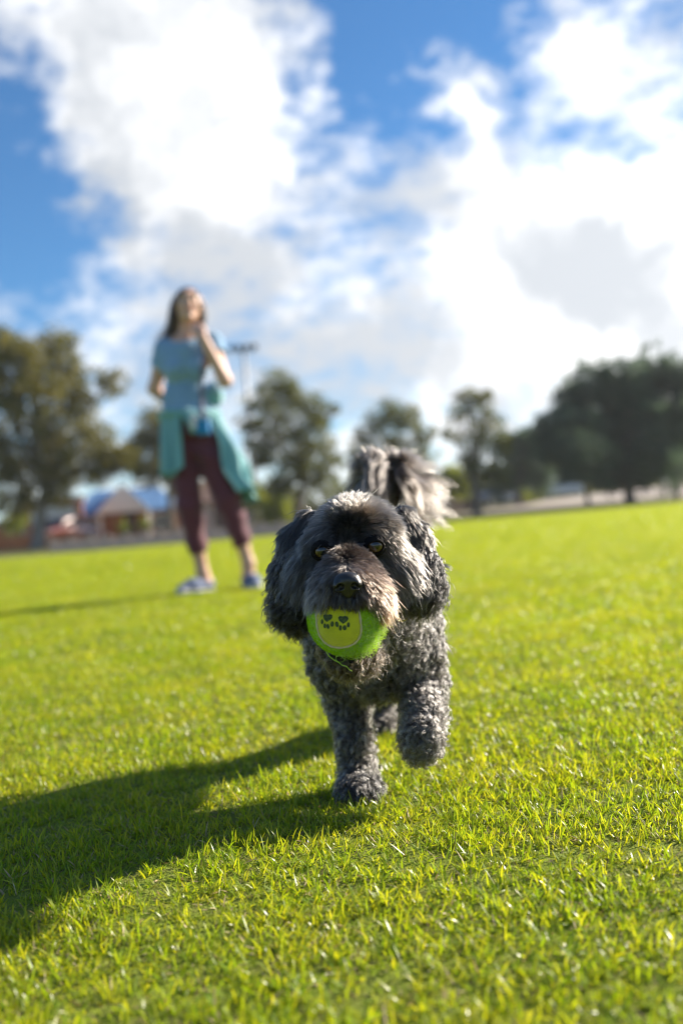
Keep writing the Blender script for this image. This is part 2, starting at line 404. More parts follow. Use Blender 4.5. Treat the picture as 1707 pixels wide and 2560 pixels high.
def sheet_v(name, X, Y, zoff, material):
    Z = ground_z(X, Y) + zoff; n, m = X.shape; i = np.arange(n * m).reshape(n, m)
    F = np.stack([i[:-1, :-1], i[1:, :-1], i[1:, 1:], i[:-1, 1:]], -1).reshape(-1, 4)
    return tag(mesh_np(name, np.stack([X, Y, Z], -1).reshape(-1, 3), F, material), kind='structure')
m_verge = mat('verge', (0.10, 0.12, 0.035), 0.95, noise=(0.35, (0.17, 0.14, 0.07), 0.5), spec=0.1)
m_turf = mat('turf', (0.17, 0.24, 0.025), 0.95, noise=(60, (0.18, 0.18, 0.05), 0.6), bump=(400, 0.6), spec=0.05)
m_road = mat('pale_asphalt', (0.36, 0.31, 0.28), 0.9, noise=(1.2, (0.42, 0.36, 0.32), 0.4), spec=0.2)
ax = np.concatenate([[-1800, -800, -300], np.arange(-120, 121, 2.0), [300, 800, 1800]])
ay = np.concatenate([[-900, -300, -80, -20], np.arange(-8, 150, 2.0), [300, 900, 1800]])
sheet('ground', ax, ay, 0.0, m_verge)
fx = np.linspace(-70, 70, 71); fv = np.linspace(0, 1, 40)
X, Vv = np.meshgrid(fx, fv, indexing='ij')
sheet_v('field', X, -20 + (edge_y(X) + 20) * Vv, 0.004, m_turf)
rx = np.linspace(4.5, 75, 60); rv = np.linspace(0, 1, 10)
X, Vv = np.meshgrid(rx, rv, indexing='ij')
sheet_v('road', X, edge_y(X) + 6.5 + Vv * np.clip((X - 4) * 1.2, 0.5, 13), 0.008, m_road)

# ------------------------------------------------------------------ buildings beyond the field
m_brick = mat('orange_brick', (0.42, 0.17, 0.08), 0.9, noise=(3, (0.33, 0.12, 0.06), 0.5))
m_bluesteel = mat('blue_roof', (0.11, 0.21, 0.36), 0.35, metal=0.0, noise=(0.8, (0.13, 0.27, 0.5), 0.4))
m_white = mat('white_paint', (0.78, 0.78, 0.78), 0.55)
m_glass = mat('window_glass', (0.02, 0.025, 0.03), 0.08, spec=0.8)
m_timber = mat('timber', (0.10, 0.065, 0.045), 0.85, noise=(4, (0.06, 0.04, 0.03), 0.5))
m_pinkwall = mat('pale_wall', (0.52, 0.40, 0.35), 0.9, noise=(2, (0.46, 0.36, 0.32), 0.4))
m_steel = mat('galvanised', (0.42, 0.42, 0.42), 0.5, metal=0.7)
def gpos(px, d):
    """the ground under a picture column at distance d"""
    p = P(px, CY, d); return Vector((p[0], p[1], float(ground_z(p[0], p[1]))))
def window(par, c, w, h):
    """frame with a pane set back in it, facing -y"""
    bm = bmesh.new(); t = 0.07
    for dx, dz, sx, sz in ((0, h / 2, w + t, t), (0, -h / 2, w + t, t), (-w / 2, 0, t, h - t), (w / 2, 0, t, h - t), (0, 0, t * .7, h - t)):
        box(bm, (c[0] + dx, c[1] - 0.03, c[2] + dz), (sx, 0.1, sz))
    f = bm_obj('window', bm, m_white, par)
    bm = bmesh.new(); box(bm, (c[0], c[1], c[2]), (w - t, 0.02, h - t)); bm_obj('pane', bm, m_glass, f)
    return f
def house(px, d, w, dep, eave, ridge, rz=0.0, gable=False, label='', wallm=None, roofm=None):
    b = gpos(px, d); h = empty('brick_house', b, label, 'house', 'houses beyond the field', rz)
    bm = bmesh.new(); box(bm, (0, dep / 2, eave / 2), (w, dep, eave)); bm_obj('wall', bm, wallm or m_brick, h)
    bm = bmesh.new(); o = 0.45; hw, hd = w / 2 + o, dep + o
    v = [bm.verts.new(p) for p in ((-hw, -o, eave), (hw, -o, eave), (hw, hd, eave), (-hw, hd, eave), (-hw + dep * .30, dep / 2, ridge), (hw - dep * .30, dep / 2, ridge),
                                   (-hw, -o, eave - .14), (hw, -o, eave - .14), (hw, hd, eave - .14), (-hw, hd, eave - .14))]
    for f in ((0, 1, 5, 4), (1, 2, 5), (2, 3, 4, 5), (3, 0, 4), (6, 7, 1, 0), (7, 8, 2, 1), (8, 9, 3, 2), (9, 6, 0, 3), (9, 8, 7, 6)): bm.faces.new([v[i] for i in f])
    rm = roofm or m_bluesteel; rf = bm_obj('roof', bm, rm, h)
    for k in range(int(w / 0.9)):                                   # standing seams down the front slope
        x = -hw + dep * .30 + (k + .5) * 0.6
        if x > hw - dep * .30: break
        bm = bmesh.new(); cyl(bm, (x, -o, eave + .02), (x, dep / 2, ridge + .02), 0.035, n=5); bm_obj('roof_seam', bm, rm, rf)
    if gable:  # white gable and posts added to stand for sun glare on the roof
        bm = bmesh.new(); g = w * .26; x = -.2
        v = [bm.verts.new(p) for p in ((x - g, -1.3, eave - .1), (x + g, -1.3, eave - .1), (x, -1.3, ridge + .15), (x - g, 1.2, eave - .1), (x + g, 1.2, eave - .1), (x, 2.2, ridge + .15))]
        for f in ((0, 1, 2), (1, 4, 5, 2), (0, 2, 5, 3), (0, 3, 4, 1)): bm.faces.new([v[i] for i in f])
        bm_obj('glare_gable', bm, m_white, h)
        for s in (-1, 1):
            bm = bmesh.new(); cyl(bm, (x + s * (g - .2), -1.15, 0), (x + s * (g - .2), -1.15, eave - .1), 0.09); bm_obj('glare_gable_post', bm, m_white, h)
    for x in (-w * .33, w * .33): window(h, (x, -0.04, eave * .55), 1.1, 1.0)
    bm = bmesh.new(); box(bm, (0.15, -0.03, 1.0), (0.85, 0.06, 2.0)); dr = bm_obj('door', bm, m_timber, h)
    bm = bmesh.new(); box(bm, (0.48, -0.08, 1.0), (0.05, 0.08, 0.12)); bm_obj('handle', bm, m_steel, dr)
    return h
house(318, 62, 6.4, 5.5, 1.9, 3.4, rz=R(12), gable=True, label='brick house with a blue metal roof and white gable standing for sun glare')
m_brownroof = mat('brown_roof', (0.20, 0.11, 0.08), 0.8, noise=(2, (0.16, 0.09, 0.06), 0.5)); m_cream = mat('cream_render', (0.46, 0.40, 0.33), 0.9)
house(545, 70, 6.5, 6, 2.3, 4.0, rz=R(6), label='cream house with a brown roof, half hidden behind the woman', wallm=m_cream, roofm=m_brownroof)
# garage with its white roller door
gp = gpos(134, 54); ga = empty('garage', gp, 'brick garage with a white slatted roller door behind the left tree trunk', 'garage', None, R(14))
bm = bmesh.new(); box(bm, (0, 2.5, 1.25), (3.0, 5, 2.5)); bm_obj('wall', bm, m_brick, ga)
bm = bmesh.new(); box(bm, (0, 2.4, 2.6), (3.4, 5.6, 0.18)); bm_obj('roof', bm, m_white, ga)
bm = bmesh.new(); box(bm, (0, -0.02, 1.1), (2.3, 0.03, 2.2)); gd = bm_obj('roller_door', bm, m_white, ga)
for k in range(9):
    bm = bmesh.new(); box(bm, (0, -0.055, 0.13 + k * 0.242), (2.26, 0.05, 0.2)); bm_obj('slat', bm, m_white, gd)
# orange garden wall with piers at the far left
wa = gpos(-60, 47); wl = empty('garden_wall', wa, 'low orange brick garden wall with piers at the far left edge', 'wall', None, R(24))
bm = bmesh.new(); box(bm, (1.0, 0, 0.35), (7, 0.24, 0.7)); bm_obj('wall', bm, m_brick, wl)
for k in range(4):
    bm = bmesh.new(); box(bm, (-2.3 + k * 1.62, 0, 0.55), (0.42, 0.42, 1.1)); pr = bm_obj('pier', bm, m_brick, wl)
    bm = bmesh.new(); box(bm, (-2.3 + k * 1.62, 0, 1.13), (0.5, 0.5, 0.07)); bm_obj('cap', bm, m_pinkwall, pr)
# pale boundary wall along the field edge
def edge_point(px, off):
    lo, hi = 10.0, 120.0
    for _ in range(60):
        d = (lo + hi) / 2; p = P(px, CY, d)
        if p[1] < edge_y(p[0]) + off: lo = d
        else: hi = d
    return Vector((p[0], p[1], float(ground_z(p[0], p[1]))))
a = edge_point(125, 2.0); b = edge_point(735, 2.0)
bw = empty('boundary_wall', a, 'long low pale pinkish wall along the far left edge of the field', 'wall')
dv = b - a; L = math.hypot(dv.x, dv.y); bw.rotation_euler = (0, 0, math.atan2(dv.y, dv.x))
nb = 14
for k in range(nb):
    bm = bmesh.new(); box(bm, ((k + .5) * L / nb, 0, 0.15), (L / nb - 0.03, 0.22, 0.6)); bm_obj('wall_panel', bm, m_pinkwall, bw, bevel=0.01)
    bm = bmesh.new(); box(bm, (k * L / nb, -0.02, 0.2), (0.16, 0.32, 0.78)); bm_obj('pier', bm, m_pinkwall, bw, bevel=0.01)
# dark paling fence behind the dog's tail
a = gpos(1030, 58); b = gpos(1205, 62)
fe = empty('paling_fence', a, 'dark timber paling fence at the field edge behind the thin tree', 'fence')
dv = b - a; L = math.hypot(dv.x, dv.y); fe.rotation_euler = (0, 0, math.atan2(dv.y, dv.x))
fme = None
for k in range(34):
    if fme is None:
        bm = bmesh.new(); box(bm, (0, 0, 0.45), (L / 34 - 0.015, 0.025, 1.0)); p_ = bm_obj('paling', bm, m_timber, fe); fme = p_.data
    else: p_ = bpy.data.objects.new('paling', fme); link(p_, fe)
    p_.location = ((k + .5) * L / 34, 0, 0.02 * math.sin(k * 2.3))
for z in (0.2, 0.75):
    bm = bmesh.new(); box(bm, (L / 2, 0.05, z), (L, 0.05, 0.08)); bm_obj('rail', bm, m_timber, fe)

# ------------------------------------------------------------------ floodlight mast
base = gpos(641, 58); mast = empty('floodlight_mast', base, 'tall pale floodlight mast with a crossbar of lamps right of the woman', 'light pole')
bm = bmesh.new(); cyl(bm, (0, 0, 0), (0, 0, 10.6), 0.17, 0.09, 14); bm_obj('pole', bm, m_steel, mast, smooth=True)
bm = bmesh.new(); box(bm, (0, 0, 10.5), (1.5, 0.1, 0.1)); bm_obj('crossbar', bm, m_steel, mast)
for k in range(4):
    x = -0.66 + k * 0.44
    bm = bmesh.new(); box(bm, (x, -0.14, 10.72), (0.34, 0.22, 0.3)); lm = bm_obj('floodlight', bm, mat('lamp_housing', (0.12, 0.13, 0.15), 0.5) if k == 0 else lm.data.materials[0], mast, bevel=0.03)
    bm = bmesh.new(); box(bm, (x, -0.26, 10.7), (0.28, 0.02, 0.24)); bm_obj('lamp_glass', bm, m_glass, lm)
    bm = bmesh.new(); box(bm, (x, -0.05, 10.57), (0.06, 0.06, 0.06)); bm_obj('bracket', bm, m_steel, lm)
bm = bmesh.new(); box(bm, (0, -0.2, 1.3), (0.3, 0.16, 0.5)); bm_obj('switch_box', bm, m_steel, mast, bevel=0.01)

# ------------------------------------------------------------------ parked cars
m_tyre = mat('tyre', (0.02, 0.02, 0.02), 0.85); m_rim = mat('rim', (0.5, 0.5, 0.52), 0.3, metal=0.9)
m_lamp = mat('lamp_lens', (0.8, 0.8, 0.78), 0.1, coat=1.0); m_redlamp = mat('tail_lens', (0.4, 0.01, 0.01), 0.15, coat=1.0)
def car(px, d, rz, paint, label, tall=0.0):
    b = gpos(px, d); c = empty('parked_car', b, label, 'car', 'cars parked beyond the field', rz)
    h = 1.45 + tall
    prof = [(-2.1, .32), (-2.15, .62), (-2.02, .86), (-1.15, .95), (-.55, h - .06), (.2, h), (1.1, h - .05), (1.75, .98), (2.08, .9), (2.14, .55), (2.08, .32)]
    W = .84; bm = bmesh.new(); rows = []
    for y, s in ((-W, 1), (-W * .92, 2), (W * .92, 2), (W, 1)):
        r_ = []
        for x, z in prof:
            top = z > 1.0
            yy = y * (.80 if top else 1.0)
            r_.append(bm.verts.new((x, yy, z + (0.03 if s == 2 else 0))))
        rows.append(r_)
    for i in range(3):
        for k in range(len(prof) - 1): bm.faces.new((rows[i][k], rows[i][k + 1], rows[i + 1][k + 1], rows[i + 1][k]))
    bm.faces.new(rows[0][::-1]); bm.faces.new(rows[3])
    for i in range(3): bm.faces.new((rows[i][0], rows[i + 1][0], rows[i + 1][-1], rows[i][-1]))
    bmesh.ops.recalc_face_normals(bm, faces=bm.faces)
    bm_obj('body', bm, paint, c, bevel=0.03)
    for s in (-1, 1):                                               # side glass, proud of the pillars
        bm = bmesh.new()
        for pts in (((-1.0, 1.0), (-.5, h - .13), (.12, h - .1), (.12, 1.0)), ((.2, 1.0), (.2, h - .1), (1.0, h - .14), (1.5, 1.02))):
            a_ = [bm.verts.new((x, s * (.845 if z < 1.05 else .69), z)) for x, z in pts]; bm.faces.new(a_ if s < 0 else a_[::-1])
        bmesh.ops.solidify(bm, geom=bm.faces[:], thickness=0.01); bm_obj('side_window', bm, m_glass, c)
    for nm, x0, z0, x1, z1 in (('windscreen', -1.16, .99, -.62, h - .1), ('rear_window', 1.73, 1.02, 1.14, h - .1)):
        bm = bmesh.new(); o = -0.02 if x0 < 0 else 0.02
        a_ = [bm.verts.new(p) for p in ((x0 + o, -.68, z0 + .02), (x0 + o, .68, z0 + .02), (x1 + o, .58, z1 + .02), (x1 + o, -.58, z1 + .02))]; bm.faces.new(a_)
        bmesh.ops.solidify(bm, geom=bm.faces[:], thickness=0.015); bm_obj(nm, bm, m_glass, c)
    for x in (-1.35, 1.3):
        for s in (-1, 1):
            bm = bmesh.new(); cyl(bm, (x, s * .68, .32), (x, s * .87, .32), .32, n=20); w = bm_obj('wheel', bm, m_tyre, c, bevel=0.03)
            bm = bmesh.new(); cyl(bm, (x, s * .86, .32), (x, s * .885, .32), .2, n=14); bm_obj('rim', bm, m_rim, w)
    for s in (-1, 1):
        bm = bmesh.new(); box(bm, (-2.1, s * .6, .7), (.14, .34, .15)); bm_obj('headlight', bm, m_lamp, c, bevel=0.03)
        bm = bmesh.new(); box(bm, (2.1, s * .64, .74), (.1, .26, .18)); bm_obj('tail_light', bm, m_redlamp, c, bevel=0.03)
        bm = bmesh.new(); box(bm, (-.86, s * .93, 1.0), (.14, .18, .12)); bm_obj('mirror', bm, paint, c, bevel=0.03)
    return c
def paint(n, c): return mat(n, c, 0.35, coat=0.8)
car(1243, 72, R(35), paint('navy_paint', (0.03, 0.06, 0.12)), 'dark navy blue car parked behind the field between the trees')
car(1392, 82, R(20), paint('silver_paint', (0.55, 0.57, 0.62)), 'silver white car parked furthest right on the pale road', 0.15)
car(152, 50.5, R(70), paint('red_paint', (0.13, 0.015, 0.015)), 'dark red car parked in front of the white roller door')
# ------------------------------------------------------------------ trees and shrubs
m_bark = mat('bark', (0.11, 0.085, 0.065), 0.95, noise=(6, (0.17, 0.14, 0.11), 0.5), bump=(25, 0.8))
m_barkpale = mat('pale_bark', (0.26, 0.24, 0.22), 0.95, noise=(5, (0.14, 0.12, 0.1), 0.5), bump=(25, 0.8))
LEAF = {
    'olive': leafy('olive_leaf', (0.060, 0.072, 0.016), (0.19, 0.17, 0.045), 0.35, 0.5)[0],
    'green': leafy('green_leaf', (0.050, 0.072, 0.018), (0.14, 0.145, 0.035), 0.35, 0.5)[0],
    'dark': leafy('dark_leaf', (0.062, 0.104, 0.070), (0.11, 0.15, 0.10), 0.5, 0.55, tcol=(1.2, 1.25, 1.0))[0],
    'lime': leafy('lime_leaf', (0.13, 0.19, 0.02), (0.25, 0.27, 0.04), 0.45, 0.5)[0],
}
def foliage(lobes, g, size, per_m2, lean=0.0):
    """leaves in small clumps through uneven lobes (centre, radius), as quads; local coordinates"""
    C = []; S = []
    for c, r in lobes:
        nc = max(4, int(per_m2 * r * r))
        v = nrmz(g.normal(size=(nc, 3))); rr = r * g.random(nc) ** 0.42
        stretch = np.array([1, 1, 0.9]) * (1 + 0.25 * np.sin(v @ g.normal(size=(3, 1)) * 3)[:, :1])
        C.append(np.array(c) + v * rr[:, None] * stretch); S.append(np.full(nc, min(0.27, r * .26)))
    C = np.concatenate(C); S = np.concatenate(S)
    per = 18; n = len(C) * per
    cc = np.repeat(C, per, 0) + g.normal(size=(n, 3)) * np.repeat(S, per)[:, None] * np.array([.6, .6, .5])
    a = nrmz(g.normal(size=(n, 3)) + [0, 0, -lean]); b = nrmz(np.cross(a, g.normal(size=(n, 3))))
    L = size * g.uniform(.6, 1.4, n)[:, None]; Wd = L * .28
    nn = np.cross(a, b) * L * .12
    V = np.stack([cc - a * L * .5, cc + b * Wd + nn, cc + a * L * .5, cc - b * Wd + nn], 1).reshape(-1, 3)
    F = np.arange(n * 4).reshape(n, 4)
    tint = np.clip(np.repeat(g.normal(.45, .28, len(C)), per) + g.normal(0, .15, n), 0, 1)
    return V, F, tint
def tree(base_px, d, lobes, kind, label, trunk_r=0.3, seed=1, bark=None, group='trees along the far edge of the field', dens=9.0, size=0.17, name='park_tree', cat='tree', fork=0.35, thick=1.1, holes=()):
    g = np.random.default_rng(seed); b = gpos(base_px, d)
    t = empty(name, b, label, cat, group); bb = np.array(b)
    LB = []
    for px, py, r in lobes:
        rm = r / FPX * d * thick; p = P(px, py, d + g.uniform(-.8, .8) * r / FPX * d * 1.2) - bb
        LB.append((p, rm))
    V, F, tint = foliage(LB, g, size, dens * 10)
    o = mesh_np('crown', V, F, LEAF[kind], t, smooth=False)
    at = o.data.attributes.new('tint', 'FLOAT', 'FACE'); at.data.foreach_set('value', tint.astype(np.float32))
    cen = np.mean([p for p, _ in LB], 0); low = min(p[2] - r for p, r in LB)
    fk = np.array([cen[0] * .3, cen[1] * .3, max(0.5, low + (cen[2] - low) * fork)])
    VV = []; FF = []; off = 0
    def add(path, rad, n):
        nonlocal off
        v, f = tube(path, rad, n); VV.append(v); FF.append(f + off); off += len(v)
    s = np.linspace(0, 1, 9)[:, None]
    wob = np.cumsum(g.normal(size=(9, 3)) * [trunk_r * .25, trunk_r * .25, 0], 0) * s
    tp = fk * s + wob; add(np.concatenate([[[0, 0, -.2]], tp]), np.concatenate([[trunk_r * 1.6], trunk_r * (1.25 - .55 * s[:, 0] ** .5)]), 12)
    top = tp[-1]
    for p, r in LB:
        s = np.linspace(0, 1, 7)[:, None]
        mid = top + (p - top) * .5 + np.array([0, 0, .12 * np.linalg.norm(p - top)]) + g.normal(size=3) * .12 * r
        path = (1 - s) ** 2 * top + 2 * s * (1 - s) * mid + s ** 2 * p
        ra = trunk_r * .42; add(path, ra * (1 - .85 * s[:, 0]), 7)
        for _ in range(3):
            e = p + nrmz(g.normal(size=3)) * r * .8; q = path[4]
            add(np.array([q, (q + e) / 2 + g.normal(size=3) * .08 * r, e]), [ra * .35, ra * .22, ra * .06], 5)
    mesh_np('trunk', np.concatenate(VV), np.concatenate(FF), bark or m_bark, t)
    return t
tree(88, 45, [(60, 905, 72), (15, 865, 50), (140, 872, 55), (170, 935, 52), (100, 985, 85), (25, 1000, 50), (190, 1010, 55), (272, 955, 36), (120, 1095, 75), (225, 1100, 60),
              (30, 1160, 65), (150, 1180, 62), (265, 1140, 42), (50, 1240, 62), (145, 1235, 34), (290, 1165, 30), (240, 1180, 42), (312, 1150, 42), (-40, 930, 80), (-60, 1080, 90)], 'olive',
     'big olive green tree at the far left with lumpy crown and grey trunk', 0.30, 3, m_barkpale, dens=7.5)
tree(425, 54, [(400, 1060, 52), (440, 1120, 58), (362, 1105, 40), (392, 1175, 45), (450, 1205, 40), (330, 1140, 36), (470, 1050, 40), (362, 1172, 38)], 'olive',
     'olive tree standing directly behind the woman', 0.22, 5, dens=7.5)
tree(745, 50, [(700, 965, 44), (655, 1012, 46), (742, 1005, 48), (792, 1030, 42), (690, 1085, 58), (775, 1095, 52), (838, 1020, 15), (650, 1135, 44), (745, 1165, 58), (822, 1150, 36), (700, 1215, 38), (800, 1205, 42), (620, 1060, 30)], 'green',
     'tall domed green tree between the woman and the dog', 0.26, 8, dens=6.5)
tree(985, 56, [(960, 1048, 46), (1018, 1048, 42), (918, 1085, 32), (1062, 1085, 32), (985, 1110, 46), (900, 1130, 34), (1050, 1140, 36), (940, 1160, 40)], 'green',
     'rounded green tree behind the tail of the dog', 0.22, 9, dens=6.0)
tree(1192, 49, [(1172, 1002, 36), (1212, 992, 26), (1148, 1042, 30), (1217, 1050, 34), (1190, 1098, 38), (1128, 1090, 26), (1245, 1112, 34), (1178, 1158, 36), (1150, 1205, 34), (1238, 1182, 36)], 'green',
     'slim tree with a sparse gappy crown and bare straight trunk', 0.23, 11, dens=5.5)
tree(1300, 66, [(1268, 1120, 46), (1300, 1175, 50), (1255, 1205, 36), (1335, 1130, 44), (1350, 1190, 40), (1310, 1100, 34)], 'dark',
     'low dark bushy tree between the slim tree and the big right tree', 0.2, 12, dens=9, size=.2)
tree(1578, 53, [(1622, 935, 62), (1560, 962, 66), (1490, 968, 66), (1425, 1000, 46), (1685, 950, 55), (1600, 1050, 95), (1500, 1060, 85), (1400, 1060, 50), (1370, 1110, 44), (1680, 1050, 75), (1540, 1150, 80), (1640, 1150, 75), (1590, 1185, 40), (1745, 1000, 70)], 'dark',
     'huge dark domed tree at right with a short forked trunk', 0.36, 14, dens=8, size=.2, fork=0.1)
tree(1472, 50, [(1400, 1075, 48), (1450, 1060, 48), (1375, 1130, 44), (1445, 1145, 56), (1500, 1140, 42), (1420, 1188, 32), (1350, 1085, 26), (1500, 1195, 26)], 'dark',
     'smaller dark tree with a thin trunk in front of the huge right tree', 0.13, 15, dens=10)
tree(1692, 56, [(1705, 1080, 62), (1690, 1150, 46), (1745, 1140, 60), (1725, 1190, 34), (1760, 1050, 60)], 'dark',
     'dark tree with a thin trunk cut by the right picture edge', 0.14, 16, dens=10)
SH = [(692, 1262, 46, 55, 'tall lime green shrub under the domed green tree'), (642, 1238, 34, 56, 'narrow lime shrub beside the floodlight mast'),
      (1128, 1200, 42, 60, 'rounded yellow green shrub behind the slim tree trunk'), (1312, 1240, 22, 70, 'small yellow green bush right of the navy car'),
      (205, 1318, 18, 52, 'little lime bush right of the white roller door'), (308, 1315, 18, 55, 'little lime bush in front of the middle of the blue roofed house'),
      (362, 1310, 18, 55, 'little lime bush at the right end of the blue roofed house'), (42, 1300, 28, 48, 'leafy green bush behind the orange garden wall'),
      (1345, 1228, 16, 76, 'small pale bush beside the silver car'), (1060, 1215, 26, 60, 'dim green shrub above the paling fence')]
for i, (px, py, r, d, lb) in enumerate(SH):
    tree(px, d, [(px, py, r * .8), (px - r * .4, py + r * .5, r * .6), (px + r * .4, py + r * .5, r * .6), (px, py - r * .5, r * .5)], 'lime', lb, 0.05, 40 + i,
         group='shrubs beyond the field', dens=14, size=.13, name='shrub', cat='shrub', fork=0.0)

# the belt of far bushes and woods that closes the view behind the houses
gb = np.random.default_rng(77); LB = []
for px in range(-260, 2000, 26):
    d = 96 + gb.uniform(-6, 6); r = gb.uniform(1.2, 2.3); p = np.array(gpos(px, d)); LB.append((p + [0, 0, r * gb.uniform(.4, .8)], r)); LB.append((p + [gb.uniform(-1, 1), 1, r * .6 + gb.uniform(.8, 1.8)], r * .75))
V, F, tint = foliage(LB, gb, .34, 14)
o = mesh_np('far_wood', V, F, LEAF['green'], smooth=False); o.data.attributes.new('tint', 'FLOAT', 'FACE').data.foreach_set('value', tint.astype(np.float32))
tag(o, 'far belt of green bushes behind the houses', 'wood', kind='stuff')
# ------------------------------------------------------------------ the woman
WD = 5.17
def Wp(px, py, dd=0.0): return P(px, py, WD + dd)
wb = Vector(Wp(545, 1478)); wb.z = 0.0
woman = empty('person', wb, 'woman in a blue t-shirt and maroon cropped trousers, one hand raised to her chin', 'person')
WB = np.array(wb)
m_skinw = mat('skin', (0.66, 0.41, 0.30), 0.5, noise=(14, (0.62, 0.36, 0.26), 0.3), sss=.12)
m_tee = mat('blue_jersey', (0.22, 0.38, 0.55), 0.9, noise=(25, (0.19, 0.34, 0.50), 0.4), bump=(180, .25), sheen=.3)
m_trouser = mat('maroon_cotton', (0.125, 0.028, 0.048), 0.85, noise=(30, (0.105, 0.024, 0.04), 0.4), bump=(120, .3), sheen=.3)
m_jacket = mat('teal_cotton', (0.18, 0.41, 0.43), 0.85, noise=(20, (0.15, 0.36, 0.39), 0.4), bump=(150, .25), sheen=.3)
m_shoe = mat('grey_blue_canvas', (0.13, 0.16, 0.25), 0.85, bump=(200, .3))
m_sole = mat('white_sole', (0.70, 0.68, 0.66), 0.7)
m_dkhair = hair_mat('brown_hair', .28, .4)
# landmarks
SHL, SHR = Wp(413, 872, .02), Wp(528, 858, .02)            # shoulders (picture left, picture right)
ELL, WRL = Wp(386, 972, .06), Wp(425, 1012, .13)
ELR, WRR = Wp(562, 952, -.10), Wp(508, 845, -.16)
HIPL, HIPR = Wp(455, 1095), Wp(510, 1092)
KNL, ANL = Wp(472, 1262, -.03), Wp(507, 1432, .02)
KNR, ANR = Wp(572, 1255, -.04), Wp(621, 1408, .0)
HC = Wp(470, 768, -.01)
NECK0, NECK1 = Wp(462, 852, .02), Wp(468, 800, .0)
CHEST, WAIST, PELV = Wp(466, 900), Wp(464, 1000), Wp(480, 1065)
fwdh = nrmz(np.array([.26, -.93, .20])); uph = nrmz(np.array([.02, .20, .97]) - fwdh * np.dot([.02, .20, .97], fwdh)); rth = np.cross(fwdh, uph)
RH = np.stack([rth, fwdh, uph], 1)                          # columns: her right-left, forward, up
def hd(x, y, z): return HC + RH @ np.array([x, y, z])
WBD = Body(WB + [-.42, -.42, -.005], WB + [.42, .38, 1.68], .0056)
WBD.ell(hd(0, -.008, .022), (.070, .086, .080), .02, rot=RH); WBD.ell(hd(0, .030, -.040), (.050, .052, .056), .025, rot=RH)
WBD.cone(hd(0, .080, .012), hd(0, .098, -.022), .009, .0125, .010); WBD.ell(hd(0, .070, .034), (.046, .018, .012), .012, rot=RH)
for s_ in (-1, 1):
    WBD.ell(hd(.029 * s_, .083, .014), (.015, .012, .010), .008, rot=RH, cut=True); WBD.ell(hd(.042 * s_, .060, -.018), (.020, .018, .018), .012, rot=RH)
    WBD.ell(hd(.070 * s_, -.005, -.004), (.010, .018, .030), .008, rot=RH)
WBD.ell(hd(0, .080, -.046), (.022, .010, .0055), .005, rot=RH); WBD.ell(hd(0, .077, -.058), (.020, .010, .006), .005, rot=RH); WBD.ell(hd(0, .068, -.084), (.020, .018, .016), .015, rot=RH)
WBD.cone(NECK0, NECK1, .052, .046, .02)
WBD.cone(SHL, SHR, .045, .045, .04); WBD.ell(CHEST, (.125, .085, .12), .05); WBD.ell(WAIST, (.105, .075, .10), .05); WBD.ell(PELV, (.125, .095, .095), .05)
for s_, c in ((-1, Wp(442, 925, -.075)), (1, Wp(496, 922, -.075))): WBD.ell(c, (.046, .04, .045), .03)
WBD.chain([SHL, ELL, WRL], [.043, .034, .023], .02); WBD.chain([SHR, ELR, WRR], [.043, .035, .024], .02)
for hip, kn, an in ((HIPL, KNL, ANL), (HIPR, KNR, ANR)): WBD.chain([hip, kn], [.078, .052], .03); WBD.chain([kn, kn * .6 + an * .4, an], [.046, .043, .031], .02)
def hand(wrist, along, palm, side, curls, thumb_dir):
    """palm plus four fingers of unequal length and a thumb that leaves the side of the palm"""
    al = nrmz(along); sd = nrmz(side - al * np.dot(side, al)); pn = np.cross(sd, al)
    if np.dot(pn, palm) < 0: pn = -pn
    WBD.ell(wrist + al * .045, (.036, .042, .018), .010, rot=np.stack([sd, al, pn], 1))
    for i_, (off, ln) in enumerate(((-.026, .062), (-.009, .072), (.009, .068), (.025, .054))):
        b0 = wrist + al * .075 + sd * off; c = curls[i_]; p_ = [b0]; d_ = al.copy(); ang = 0
        for fr in (.45, .30, .25):
            ang += c; d_ = al * math.cos(ang) + pn * math.sin(ang); p_.append(p_[-1] + d_ * ln * fr)
        WBD.chain(p_, [.0100, .0092, .0085, .0075], .003)
    th0 = wrist + al * .022 - sd * .026; td = nrmz(thumb_dir); WBD.chain([th0, th0 + td * .034, th0 + td * .034 + nrmz(td + al) * .026], [.013, .0105, .0085], .005)
hand(WRR, hd(.0, .085, -.072) - WRR + np.array([.01, 0, -.01]), np.array([0, 1.0, .1]), np.array([1.0, .2, .3]), (.55, .6, .65, .7), np.array([-.5, .1, .8]))
hand(WRL, np.array([.75, .25, -.45]), np.array([-.1, -1, 0]), np.array([.3, 0, 1.0]), (.25, .3, .3, .35), np.array([.5, -.3, .7]))
FEET = ((ANL, nrmz(np.array([-.62, -.74, 0]))), (ANR, nrmz(np.array([.30, -.95, 0]))))
for an, fd in FEET:
    hl = np.array([an[0], an[1], .05]) - fd * .015; WBD.cone(an, hl, .033, .036, .02); WBD.cone(hl, hl + fd * .13 + [0, 0, -.022], .036, .026, .02)
v, q = WBD.mesh(); body_o = mesh_np('body', v - WB, q, m_skinw, woman)
